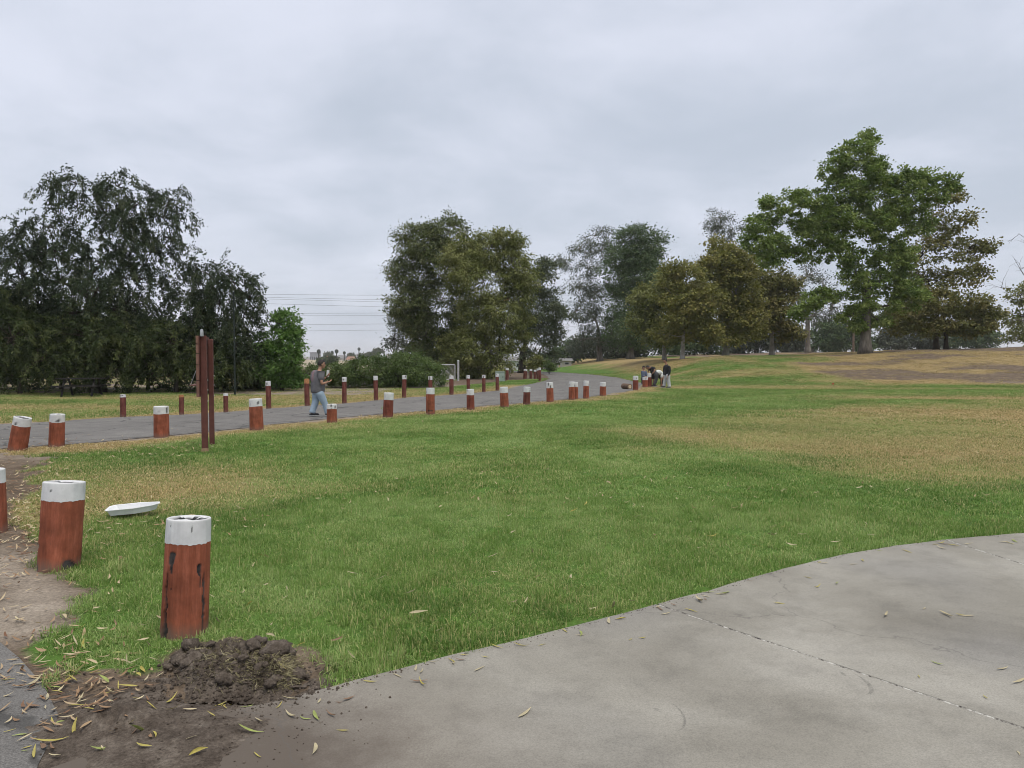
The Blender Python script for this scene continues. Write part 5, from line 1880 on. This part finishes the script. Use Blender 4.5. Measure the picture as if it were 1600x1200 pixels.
def house(name, label, cat, px0, px1, ytop, Y, mat, roofm, roof, group=None, wins=2, depth=7.0, rz=0.0, base=None):
    a, c = P(px0, ytop, Y), P(px1, ytop, Y)
    w = c[0] - a[0]
    x = (a[0] + c[0]) / 2
    z = h1(x, Y) if base is None else base
    top = a[2] - z
    root = thing(name, label, cat, (x, Y, z), rz, group)
    wall_h = top * (0.68 if roof == 'gable' else 0.94)
    MB().box((0, depth / 2, wall_h / 2 - 0.3), (w, depth, wall_h + 0.6)).build('wall', mat, root)
    ov = 0.25
    if roof == 'gable':
        V = [(-w / 2 - ov, -ov, wall_h), (w / 2 + ov, -ov, wall_h), (w / 2 + ov, depth + ov, wall_h), (-w / 2 - ov, depth + ov, wall_h), (-w / 2 - ov, depth / 2, top), (w / 2 + ov, depth / 2, top)]
        F = [(0, 1, 5, 4), (2, 3, 4, 5), (0, 4, 3), (1, 2, 5), (0, 3, 2, 1)]
        MB().add(V, F).build('roof', roofm, root)
    else:
        MB().box((0, depth / 2, wall_h + (top - wall_h) / 2 + 0.003), (w + 0.3, depth + 0.3, top - wall_h)).build('roof', roofm, root)
    gl = MAT['window_dark']
    for i in range(wins):
        xx = -w / 2 + w * (i + 0.5) / wins
        f = MB().box((xx, -0.02, wall_h * 0.55), (w / wins * 0.5, 0.05, wall_h * 0.42)).build('window', MAT['window_frame'], root)
        MB().box((xx, -0.05, wall_h * 0.55), (w / wins * 0.42, 0.02, wall_h * 0.34)).build('pane', gl, f)
    return root


def build_distance():
    g = NG('window_dark')
    MAT['window_dark'] = g.end(g.pbsdf((0.03, 0.035, 0.04), 0.2, spec=0.5))
    MAT['window_frame'] = m_plain('white_frame', (0.62, 0.62, 0.62), 0.6, 0.05)
    wh = m_plain('white_siding', (0.66, 0.65, 0.63), 0.7, 0.1, 1.0)
    cr = m_plain('cream_render', (0.50, 0.46, 0.40), 0.8, 0.12, 0.5)
    gr = m_plain('grey_render', (0.34, 0.34, 0.35), 0.8, 0.12, 0.5)
    rf = m_plain('grey_roof', (0.20, 0.195, 0.19), 0.8, 0.2, 0.8)
    rt = m_plain('clay_roof', (0.30, 0.17, 0.12), 0.8, 0.2, 0.8)
    house('white_house', 'white house with a dark window behind the lamp post', 'house', 788, 818, 557, 98, wh, rf, 'gable', wins=2)
    house('white_house', 'long white house wall behind the black trunk', 'house', 826, 858, 561, 104, wh, rf, 'flat', wins=3)
    house('white_shed', 'small pale shed with a pitched roof at the end of the road', 'shed', 878, 893, 560, 100, cr, rf, 'gable', wins=1, depth=4)
    house('white_shed', 'small white shed left of the pale pitched-roof shed', 'shed', 864, 873, 562, 108, wh, rf, 'gable', wins=1, depth=4)
    # the town beyond the bushes
    T = 'buildings of the distant town'
    hazy = [('grey_block', 'boxy grey building at the left end of the distant town', 'building', 484, 496, 550.5, 520, gr, rf, 'flat', 4),
            ('town_house', 'pale house with a clay roof right of the walking man in the far town', 'house', 505, 518, 556, 430, wh, rt, 'gable', 3),
            ('town_house', 'cream distant house between the two palms', 'house', 527, 538, 555, 500, cr, rf, 'gable', 3),
            ('town_house', 'grey distant house under the tall palm', 'house', 556, 569, 552.5, 540, gr, rf, 'gable', 3),
            ('town_house', 'low white distant house left of the domed tree', 'house', 571, 584, 556.5, 460, wh, rf, 'flat', 3),
            ('town_house', 'pale distant house right of the domed tree', 'house', 604, 628, 553, 600, cr, rf, 'flat', 4),
            ('town_house', 'white distant house just left of the domed tree top', 'house', 541, 552, 557, 420, wh, rt, 'gable', 2)]
    for (nm, lb, ct, a, c, yt, Y, m1, m2, rr, nw) in hazy:
        house(nm, lb, ct, a, c, yt, Y, m1, m2, rr, T, nw, depth=9)
    # tan bank in front of the town
    Y = 240
    a, c = P(380, 563, Y), P(700, 563, Y)
    mb = MB()
    n = 40
    V, F = [], []
    for i in range(n + 1):
        x = a[0] + (c[0] - a[0]) * i / n
        tz = a[2] - 0.3 + 0.5 * R.random()
        V += [(x, Y - 14, -6.5), (x, Y, tz), (x, Y + 10, tz - 0.2), (x, Y + 25, -7.5)]
    for i in range(n):
        for s_ in range(3):
            F.append((i * 4 + s_, i * 4 + 4 + s_, i * 4 + 5 + s_, i * 4 + 1 + s_))
    o = mb.add(V, F).build('embankment', m_plain('dry_bank', (0.36, 0.31, 0.23), 0.9, 0.2, 0.1))
    tag(o, 'tan dry bank between the bushes and the distant town', 'embankment', kind='structure')
    # palms and trees of the town
    pm = LM['grey']
    rg = np.random.default_rng(77)
    for i, (px, yt, rr, Y, lb) in enumerate(((498, 546, 3.2, 430, 'stocky distant palm right above the walking man'), (519, 548.5, 2.6, 470, 'small distant palm right of the stocky one'), (526, 546, 3.0, 430, 'taller distant palm in the middle of the far town'),
                                             (538, 549, 2.4, 480, 'thin distant palm right of the middle one'), (561, 543, 2.4, 500, 'tallest distant palm on a bare stem'))):
        b = P(px, 556, Y)
        b[2] = h1(b[0], Y)
        top = P(px, yt + rr * 0.8, Y)
        m = mpp(Y)
        root = thing('palm_tree', lb, 'palm', b, 0, 'palms of the distant town')
        MB().tube([(0, 0, 0), (0, 0, top[2] - b[2])], [0.4, 0.28], 7).build('trunk', BM['dark'], root)
        n = 900
        u = unit(rg.normal(size=(n, 3)))
        p = np.array([0, 0, top[2] - b[2]]) + u * rr * m * np.array([0.35, 0.35, 0.5]) + np.array([0, 0, -0.2 * rr * m])
        d = unit(u + np.array([0, 0, -0.45]))
        s = unit(np.cross(d, rg.normal(size=(n, 3))))
        V, F = leaf_quads(p, d, s, np.full(n, rr * m * 0.7), np.full(n, rr * m * 0.14))
        obj('crown', np_mesh('crown', V, F, False, dict(tv=np.repeat(rg.uniform(size=n) * 0.5, 4))), LM['dark'], root)
    for i, (px, sp, Y, lb) in enumerate(((593, [(593, 551, 7, 5), (585, 554, 4, 3)], 420, 'domed dark tree on the town skyline'), (512, [(512, 554, 5, 3)], 450, 'low dark tree between the first two palms'),
                                         (575, [(575, 555, 4, 3), (566, 556, 3, 2)], 440, 'small dark tree left of the domed tree'), (548, [(548, 556, 5, 2)], 460, 'flat dark tree below the tallest palm'),
                                         (620, [(620, 557, 6, 3), (632, 556, 6, 4)], 430, 'dark tree right of the domed tree'), (520, [(520, 563, 8, 3), (505, 564, 6, 2)], 230, 'low green scrub on the tan bank'))):
        tree('town_tree', lb, 'tree', px, Y, sp, LM['dark'], BM['dark'], 'round', 120 + i, r0=0.3, twigs=4, group='trees of the distant town', dens=0.9, per=50, cr=0.8, L=0.9, W=0.5, shell=0.2)
    # power lines across the valley
    wm = m_plain('cable', (0.17, 0.175, 0.185), 0.6, 0.05)
    names = ['topmost', 'second', 'third', 'fourth', 'fifth', 'sixth', 'seventh', 'lowest']
    ys = ((460, 461.5), (463, 470), (465, 474), (472, 482), (491, 488), (494, 492.5), (509, 505), (519, 514.5))
    Y0 = 240
    for i, (ya, yb) in enumerate(ys):
        # one span between towers far out on both sides
        pa, pb = P(400, ya, Y0 + i * 3), P(610, yb, Y0 + i * 3)
        sl = (pb[2] - pa[2]) / (pb[0] - pa[0])
        pts_ = []
        for t in np.linspace(-1.3, 1.2, 40):
            x = pa[0] + (pb[0] - pa[0]) * (0.5 + t * 2.6)
            xm = (pa[0] + pb[0]) / 2
            z = (pa[2] + pb[2]) / 2 + sl * (x - xm) * 0.5 + 0.00010 * (x - xm) ** 2
            pts_.append((x, Y0 + i * 3 + 0.06 * (x - xm), z))
        o = MB().tube(pts_, 0.04, 5).build('power_line', wm)
        tag(o, '%s of the eight power lines crossing the sky left of the middle trees' % names[i], 'cable', 'power lines over the valley')


build_bollards()
build_sign()
build_tray()
build_far_side()
build_distance()

# ------------------------------------------------------------------ people
def skin(name, joints, edges, radii, mat, parent, sub=2, extra=None):
    """one continuous surface grown round a skeleton"""
    idx = {k: i for i, k in enumerate(joints)}
    me = bpy.data.meshes.new(name + '_skeleton')
    me.from_pydata([tuple(map(float, joints[k])) for k in joints], [(idx[a], idx[b]) for a, b in edges], [])
    o = bpy.data.objects.new(name + '_skeleton', me)
    COL.objects.link(o)
    o.modifiers.new('skin', 'SKIN')
    sv = me.skin_vertices[0].data
    for k, i in idx.items():
        r = radii[k]
        sv[i].radius = (r, r) if np.isscalar(r) else r
        sv[i].use_root = (i == 0)
    o.modifiers['skin'].use_smooth_shade = True
    ss = o.modifiers.new('sub', 'SUBSURF')
    ss.levels = ss.render_levels = sub
    dg = bpy.context.evaluated_depsgraph_get()
    ev = o.evaluated_get(dg)
    out = bpy.data.meshes.new_from_object(ev)
    out.name = name
    bpy.data.objects.remove(o)
    bpy.data.meshes.remove(me)
    if extra is not None:
        bm = bmesh.new()
        bm.from_mesh(out)
        tmp = extra.mesh('tmp', True)
        bm.from_mesh(tmp)
        bm.to_mesh(out)
        bm.free()
        bpy.data.meshes.remove(tmp)
    out.polygons.foreach_set('use_smooth', np.ones(len(out.polygons), bool))
    out.materials.clear()
    return obj(name, out, mat, parent)


def head_shape(mb, c, fwd, up, s=1.0):
    """skull, jaw, nose, brow, ears"""
    f = Vector(fwd).normalized()
    u = Vector(up).normalized()
    r = f.cross(u).normalized()
    u = r.cross(f).normalized()
    M = Matrix((r, f, u)).transposed()
    c = np.array(c, float)

    def T(x, y, z):
        return c + np.array(M @ Vector((x, y, z))) * s
    mb.ball(c, (0.074 * s, 0.094 * s, 0.105 * s), 16, 12, M)
    mb.ball(T(0, 0.028, -0.055), (0.055 * s, 0.062 * s, 0.058 * s), 12, 9, M)
    mb.ball(T(0, 0.092, -0.018), (0.014 * s, 0.020 * s, 0.024 * s), 8, 6, M)
    mb.ball(T(0, 0.082, 0.016), (0.050 * s, 0.014 * s, 0.010 * s), 8, 6, M)
    mb.ball(T(0, 0.083, -0.060), (0.024 * s, 0.010 * s, 0.008 * s), 8, 6, M)
    for q in (-1, 1):
        mb.ball(T(q * 0.076, -0.005, -0.010), (0.010 * s, 0.020 * s, 0.030 * s), 8, 6, M)
    return M, T


def hand_shape(mb, wrist, d, palm, s=1.0, curl=0.5):
    """palm, four fingers of different length, a thumb from the side of the palm"""
    d = np.array(Vector(d).normalized())
    n = np.array(Vector(palm).normalized())
    n = n - d * np.dot(n, d)
    n /= np.linalg.norm(n)
    sd = np.cross(d, n)
    w = np.array(wrist, float)
    M = Matrix((Vector(sd), Vector(d), Vector(n))).transposed()
    mb.ball(w + d * 0.045 * s, (0.042 * s, 0.052 * s, 0.018 * s), 10, 7, M)
    for k, L in ((-1.5, 0.070), (-0.5, 0.082), (0.5, 0.078), (1.5, 0.060)):
        p = w + d * 0.082 * s + sd * k * 0.0195 * s
        pts_, dd = [p], d.copy()
        for q in range(3):
            dd = dd + n * curl * 0.55
            dd = dd / np.linalg.norm(dd)
            p = p + dd * L * s / 3
            pts_.append(p)
        mb.tube(pts_, [0.0095 * s, 0.009 * s, 0.008 * s, 0.006 * s], 6)
    p = w + d * 0.03 * s - sd * 0.035 * s
    dd = d * 0.6 - sd * 0.6 + n * 0.35
    dd /= np.linalg.norm(dd)
    mb.tube([p, p + dd * 0.03 * s, p + (dd + n * 0.3) * 0.055 * s], [0.012 * s, 0.010 * s, 0.007 * s], 6)


def hair_shape(c, fwd, up, s=1.0):
    f = Vector(fwd).normalized()
    u = Vector(up).normalized()
    r = f.cross(u).normalized()
    u = r.cross(f).normalized()
    M = Matrix((r, f, u)).transposed()
    V, F = [], []
    seg, rings = 18, 9
    for i in range(rings + 1):
        th = (0.02 + 0.62 * i / rings) * math.pi
        for k in range(seg):
            ph = 2 * math.pi * k / seg
            x, y, z = math.sin(th) * math.cos(ph), math.sin(th) * math.sin(ph), math.cos(th)
            if y > 0.15 and z < 0.52:          # clear of the forehead and face
                z2 = 0.52
                q = math.sqrt(max(0.01, 1 - z2 * z2)) / (math.hypot(x, y) + 1e-6)
                x, y, z = x * min(1, q), y * min(1, q), z2
            jit = 1 + 0.05 * R.random()
            V.append(np.array(c) + np.array(M @ Vector((0.081 * x * jit, 0.101 * y * jit - 0.004, 0.112 * z * jit + 0.004))) * s)
    for i in range(rings):
        for k in range(seg):
            k2 = (k + 1) % seg
            F.append((i * seg + k, i * seg + k2, (i + 1) * seg + k2, (i + 1) * seg + k))
    F.append(tuple(range(seg))[::-1])
    return MB().add(V, F)


M_SKIN = m_plain('skin', (0.36, 0.20, 0.135), 0.55, 0.06, 6)
M_HAIR = m_plain('dark_hair', (0.022, 0.017, 0.015), 0.6, 0.3, 30)


def person(label, loc, J, shirt, pants, shoes, fwd_head=(1, 0, 0), up_head=(0, 0, 1), sleeve=0.55, hand_palm=(0, 0, -1), shirt_name='shirt', short=False, wide=1.0, hood=False):
    """J: joints in metres relative to loc (x to the right, y away, z up)"""
    J = {k: np.array(v, float) for k, v in J.items()}
    root = thing('person', label, 'person', loc)
    mb = MB()
    head_shape(mb, J['head'], fwd_head, up_head, 1.08)
    for sd in 'LR':
        d = J['wrist' + sd] - J['elbow' + sd]
        hand_shape(mb, J['wrist' + sd] + unit(d) * 0.01, d, hand_palm)
    names = ['pelvis', 'spine', 'chest', 'neck', 'headbase']
    J['headbase'] = J['neck'] * 0.35 + J['head'] * 0.65
    E = [('pelvis', 'spine'), ('spine', 'chest'), ('chest', 'neck'), ('neck', 'headbase')]
    rad = dict(pelvis=0.11, spine=0.105, chest=0.13, neck=0.058, headbase=0.055)
    for sd in 'LR':
        names += ['sh' + sd, 'elbow' + sd, 'wrist' + sd, 'hip' + sd, 'knee' + sd, 'ankle' + sd, 'toe' + sd]
        E += [('chest', 'sh' + sd), ('sh' + sd, 'elbow' + sd), ('elbow' + sd, 'wrist' + sd), ('pelvis', 'hip' + sd), ('hip' + sd, 'knee' + sd), ('knee' + sd, 'ankle' + sd), ('ankle' + sd, 'toe' + sd)]
        rad.update({'sh' + sd: 0.058, 'elbow' + sd: 0.042, 'wrist' + sd: 0.029, 'hip' + sd: 0.068, 'knee' + sd: 0.048, 'ankle' + sd: 0.038, 'toe' + sd: 0.030})
    skin('body', {k: J[k] for k in names}, E, rad, M_SKIN, root, 2, mb)
    # shirt or jacket
    S = {'chest': J['chest'], 'spine': J['spine'], 'waist': J['pelvis'] * 0.9 + J['spine'] * 0.1, 'hem': J['pelvis'] + (J['pelvis'] - J['spine']) * 0.35, 'collar': J['neck'] * 0.75 + J['chest'] * 0.25}
    ES = [('chest', 'spine'), ('spine', 'waist'), ('waist', 'hem'), ('chest', 'collar')]
    RS = dict(chest=0.158 * wide, spine=0.160 * wide, waist=0.165 * wide, hem=0.160 * wide, collar=0.075)
    for sd in 'LR':
        S['sh' + sd] = J['sh' + sd]
        S['cuff' + sd] = J['sh' + sd] + (J['elbow' + sd] - J['sh' + sd]) * min(1.0, sleeve * 1.5)
        ES += [('chest', 'sh' + sd), ('sh' + sd, 'cuff' + sd)]
        RS.update({'sh' + sd: 0.09 * wide, 'cuff' + sd: 0.078 * wide})
        if sleeve > 0.9:
            S['end' + sd] = J['elbow' + sd] + (J['wrist' + sd] - J['elbow' + sd]) * 0.9
            ES.append(('cuff' + sd, 'end' + sd))
            RS['end' + sd] = 0.05
            RS['cuff' + sd] = 0.068
    if hood:
        S['hood'] = J['neck'] - np.array(fwd_head) * 0.09 + np.array([0, 0, -0.03])
        ES.append(('collar', 'hood'))
        RS['hood'] = 0.075
    skin(shirt_name, S, ES, RS, shirt, root, 2)
    # trousers: a seat and two legs with a little bunching in the cloth
    tm = MB()
    tm.ball(J['pelvis'] + (J['spine'] - J['pelvis']) * 0.08, (0.148 * wide, 0.125 * wide, 0.15), 14, 10)
    for sd in 'LR':
        hp, kn = J['hip' + sd], J['knee' + sd]
        top = J['pelvis'] * 0.5 + hp * 0.5
        path = [top, hp, hp * 0.66 + kn * 0.34, hp * 0.3 + kn * 0.7]
        rr = [0.118, 0.124, 0.112, 0.099]
        if short:
            path.append(hp * 0.12 + kn * 0.88)
            rr.append(0.10)
        else:
            hm = J['ankle' + sd] + np.array([0, 0, -0.01])
            path += [kn, kn * 0.66 + hm * 0.34, kn * 0.34 + hm * 0.66, kn * 0.12 + hm * 0.88, hm]
            rr += [0.093, 0.088, 0.083, 0.088, 0.080]
        pp, r2 = [], []
        for k in range(len(path) - 1):
            for f in (0.0, 0.5):
                pp.append(path[k] * (1 - f) + path[k + 1] * f)
                r2.append((rr[k] * (1 - f) + rr[k + 1] * f) * R.uniform(0.95, 1.05))
        pp.append(path[-1])
        r2.append(rr[-1])
        tm.tube(pp, r2, 12)
    tm.build('trousers', pants, root, True)
    hair_shape(J['head'], fwd_head, up_head, 1.08).build('hair', M_HAIR, root, True)
    for sd in 'LR':
        a, t = J['ankle' + sd], J['toe' + sd]
        f = t - a
        f[2] = 0
        f = f / (np.linalg.norm(f) + 1e-6)
        an = math.atan2(f[1], f[0])
        M = Matrix.Rotation(an, 3, 'Z')
        c = a + f * 0.06
        c[2] = max(a[2] - 0.05, 0.045)
        sh = MB().ball(c, (0.14, 0.052, 0.048), 12, 8, M)
        so = sh.build('shoe', shoes, root, True)
        MB().ball((c[0], c[1], c[2] - 0.030), (0.143, 0.055, 0.016), 12, 6, M).build('sole', MAT['sole'], so, True)
    return root


def build_people():
    MAT['sole'] = m_plain('pale_sole', (0.55, 0.55, 0.54), 0.7, 0.1)
    jeans = m_plain('light_blue_jeans', (0.30, 0.385, 0.47), 0.85, 0.2, 5)
    black = m_plain('black_cloth', (0.022, 0.022, 0.026), 0.85, 0.3, 8)
    dgrey = m_plain('dark_grey_cloth', (0.055, 0.058, 0.062), 0.85, 0.3, 8)
    lgrey = m_plain('light_grey_cloth', (0.46, 0.47, 0.48), 0.85, 0.12, 5)
    white = m_plain('white_cloth', (0.62, 0.64, 0.61), 0.85, 0.08, 5)
    blue = m_plain('blue_grey_cloth', (0.085, 0.105, 0.150), 0.85, 0.2, 6)
    shoe = m_plain('dark_shoe', (0.03, 0.03, 0.033), 0.6, 0.2, 8)
    # grey T-shirt with a faded pink print across the back
    g = NG('grey_tshirt')
    oc = g.objco()
    n = g.noise(7, 4, 0.6, oc)
    c = g.ramp(n, [(0.3, (0.105, 0.103, 0.112)), (0.7, (0.165, 0.162, 0.172))])
    sx = g.n('ShaderNodeSeparateXYZ', {0: oc}, out=0)
    sz = g.n('ShaderNodeSeparateXYZ', {0: oc}, out=2)
    mx = g.math('MULTIPLY', g.n('ShaderNodeMapRange', {0: sx, 1: -0.19, 2: -0.12}), g.n('ShaderNodeMapRange', {0: sx, 1: -0.06, 2: -0.10}))
    mz = g.math('MULTIPLY', g.n('ShaderNodeMapRange', {0: sz, 1: 0.98, 2: 1.05}), g.n('ShaderNodeMapRange', {0: sz, 1: 1.36, 2: 1.30}))
    f = g.math('MULTIPLY', g.math('MULTIPLY', mx, mz), g.n('ShaderNodeMapRange', {0: g.noise(16, 3, 0.6, oc), 1: 0.42, 2: 0.58, 4: 0.55}))
    c = g.mix(f, c, (0.38, 0.15, 0.16))
    tee = g.end(g.pbsdf(c, 0.9, g.bump(n, 0.3, 0.02), spec=0.1))
    # the man walking up the road
    bx, by = at(497, 651.5)
    m = by / 1200

    def q(px, py, y=0.0):
        return ((px - 497) * m, y, (651.5 - py) * m)
    J = dict(head=q(502.5, 569.5, 0.06), neck=q(499.5, 579.5, 0.02), chest=q(497, 588), spine=q(497, 600), pelvis=q(497, 612),
             shL=q(490.5, 584, 0.13), elbowL=q(495, 599, 0.30), wristL=q(506.5, 590.5, 0.24), shR=q(503.5, 585.5, -0.13), elbowR=q(506, 600, -0.20), wristR=q(512.5, 597.5, -0.02),
             hipL=q(494, 614, 0.07), kneeL=q(492, 631, 0.04), ankleL=q(487.5, 645.5, 0.0), toeL=q(493.5, 649.5, 0.04), hipR=q(500.5, 614, -0.06), kneeR=q(507, 630, 0.02), ankleR=q(512, 645.5, 0.04), toeR=q(519, 648, 0.08))
    r = person('man in grey T-shirt and light blue jeans walking along the road', (bx, by, 0.012), J, tee, jeans, shoe, fwd_head=(0.86, 0.45, -0.12), sleeve=0.5, hand_palm=(0, 0.2, 1), wide=1.3, shirt_name='t_shirt')
    # dark glasses
    hc = np.array(J['head'])
    gl = MB().tube([hc + np.array([0.088, -0.012, 0.012]), hc + np.array([0.03, -0.072, 0.014])], 0.006, 6).tube([hc + np.array([0.095, 0.03, 0.008]), hc + np.array([0.088, -0.012, 0.008])], 0.018, 8)
    gl.build('glasses', black, r)
    # folded sheet of paper in the other hand
    c = np.array(q(510, 584.5)) + np.array([bx, by + 0.22, 0.012])
    o = MB().box((0, 0, 0), (0.075, 0.012, 0.20)).box((0.03, 0.02, 0.0), (0.012, 0.05, 0.19)).build('paper_sheet', m_plain('white_paper', (0.72, 0.73, 0.73), 0.7, 0.03))
    o.location = tuple(c)
    o.rotation_euler = (0.1, 0.08, 0.3)
    tag(o, 'white folded sheet of paper held before the walking man', 'paper')
    # the four at the posts
    Y0 = at(1041, 606)[1]
    m = Y0 / 1200

    def spot(px, py):
        x, y = at(px, py)
        return (x, y, h1(x, y))

    def rel(px0, py0, mm):
        return lambda px, py, y=0.0: ((px - px0) * mm, y, (py0 - py) * mm)
    q = rel(1041, 606, m)
    J = dict(head=q(1039, 563.5), neck=q(1041, 569), chest=q(1042, 575), spine=q(1042.3, 580), pelvis=q(1042, 585.5), shL=q(1038.8, 573.5, 0.15), elbowL=q(1038.5, 581, 0.18), wristL=q(1038, 587, 0.12), shR=q(1044.5, 573.5, -0.16), elbowR=q(1045, 581, -0.22), wristR=q(1041.8, 587.5, -0.22),
             hipL=q(1041, 586.5, 0.09), kneeL=q(1039.5, 595, 0.10), ankleL=q(1038, 603, 0.10), toeL=q(1034.5, 605, 0.08), hipR=q(1043, 586.5, -0.09), kneeR=q(1044, 596, -0.10), ankleR=q(1045.3, 603.5, -0.12), toeR=q(1042, 605.5, -0.14))
    person('standing person in black hooded jacket and light grey trousers at the posts', spot(1041, 606), J, black, lgrey, shoe, fwd_head=(-0.85, -0.1, -0.35), sleeve=1.0, hood=True, shirt_name='jacket')
    q = rel(1028, 604.5, m)
    J = dict(head=q(1036, 590, 0.15), neck=q(1036, 585, 0.08), chest=q(1034, 581.5, 0.03), spine=q(1030.5, 580.5), pelvis=q(1026.5, 582), shL=q(1035.5, 584, 0.18), elbowL=q(1035, 592, 0.20), wristL=q(1034, 599, 0.16), shR=q(1034.5, 584, -0.14), elbowR=q(1032, 592, -0.16), wristR=q(1033.5, 599, -0.10),
             hipL=q(1027.5, 584, 0.10), kneeL=q(1035.5, 592, 0.22), ankleL=q(1035.5, 601, 0.22), toeL=q(1039, 603.5, 0.22), hipR=q(1025.5, 584, -0.09), kneeR=q(1024.5, 593, -0.12), ankleR=q(1021, 601.5, -0.12), toeR=q(1024.5, 604, -0.14))
    person('person in white shirt and dark trousers bent double reaching to the ground', spot(1028, 604.5), J, white, dgrey, shoe, fwd_head=(0.5, 0, -0.85), up_head=(0.85, 0, 0.5), sleeve=0.5)
    q = rel(1019, 604, m)
    J = dict(head=q(1011.5, 573, 0.0), neck=q(1013.8, 573.5, 0.0), chest=q(1016.5, 573.5), spine=q(1019.5, 577), pelvis=q(1021, 583), shL=q(1015, 574, 0.16), elbowL=q(1013.5, 581, 0.20), wristL=q(1013.8, 584, 0.05), shR=q(1019.5, 573.5, -0.17), elbowR=q(1022, 579, -0.22), wristR=q(1018, 583, -0.16),
             hipL=q(1020.2, 584.5, 0.10), kneeL=q(1018, 592, 0.10), ankleL=q(1018.5, 601, 0.10), toeL=q(1015, 603.5, 0.10), hipR=q(1021.5, 584.5, -0.08), kneeR=q(1020.5, 593, -0.08), ankleR=q(1021, 601.5, -0.08), toeR=q(1017.5, 604, -0.10))
    person('person in black T-shirt and black shorts stooping with a hand on the taller bollard', spot(1019, 604), J, black, black, shoe, fwd_head=(-0.7, 0, -0.7), up_head=(-0.6, 0, 0.7), sleeve=0.45, short=True, shirt_name='t_shirt')
    q = rel(1006, 601, m)
    J = dict(head=q(1005.5, 571.8, 0), neck=q(1005.5, 576.5), chest=q(1006, 580.5), spine=q(1005.8, 585), pelvis=q(1005.5, 590.5), shL=q(1002.8, 579, 0.05), elbowL=q(1003, 585.5, -0.05), wristL=q(1007, 586.5, -0.2), shR=q(1009, 579, -0.05), elbowR=q(1010.5, 585, -0.14), wristR=q(1012.2, 583.8, -0.26),
             hipL=q(1004, 591, 0.0), kneeL=q(1002.5, 590, -0.36), ankleL=q(1003, 599, -0.25), toeL=q(1003, 600.5, -0.40), hipR=q(1007, 591, 0.0), kneeR=q(1008.5, 590, -0.36), ankleR=q(1008.5, 599, -0.25), toeR=q(1009, 600.5, -0.40))
    sx, sy, sz = spot(1006, 601)
    person('crouching person in blue-grey top behind the two bollards', (sx, sy, sz), J, blue, dgrey, shoe, fwd_head=(0.45, -0.6, -0.45), sleeve=0.95)


build_people()

# ------------------------------------------------------------------ the air
def build_haze():
    me = MB().box((0, 2800, 19.0), (9000, 7000, 64)).mesh('haze')
    m = bpy.data.materials.new('haze')
    m.use_nodes = True
    t = m.node_tree
    t.nodes.clear()
    o_ = t.nodes.new('ShaderNodeOutputMaterial')
    v = t.nodes.new('ShaderNodeVolumePrincipled')
    v.inputs['Color'].default_value = (0.93, 0.95, 0.98, 1)
    v.inputs['Density'].default_value = 0.00025
    v.inputs['Anisotropy'].default_value = 0.0
    t.links.new(v.outputs[0], o_.inputs['Volume'])
    o = obj('haze', me, m)
    tag(o, 'thin pale haze over the distance', 'haze', kind='stuff')


HAZE = True
if HAZE:
    build_haze()
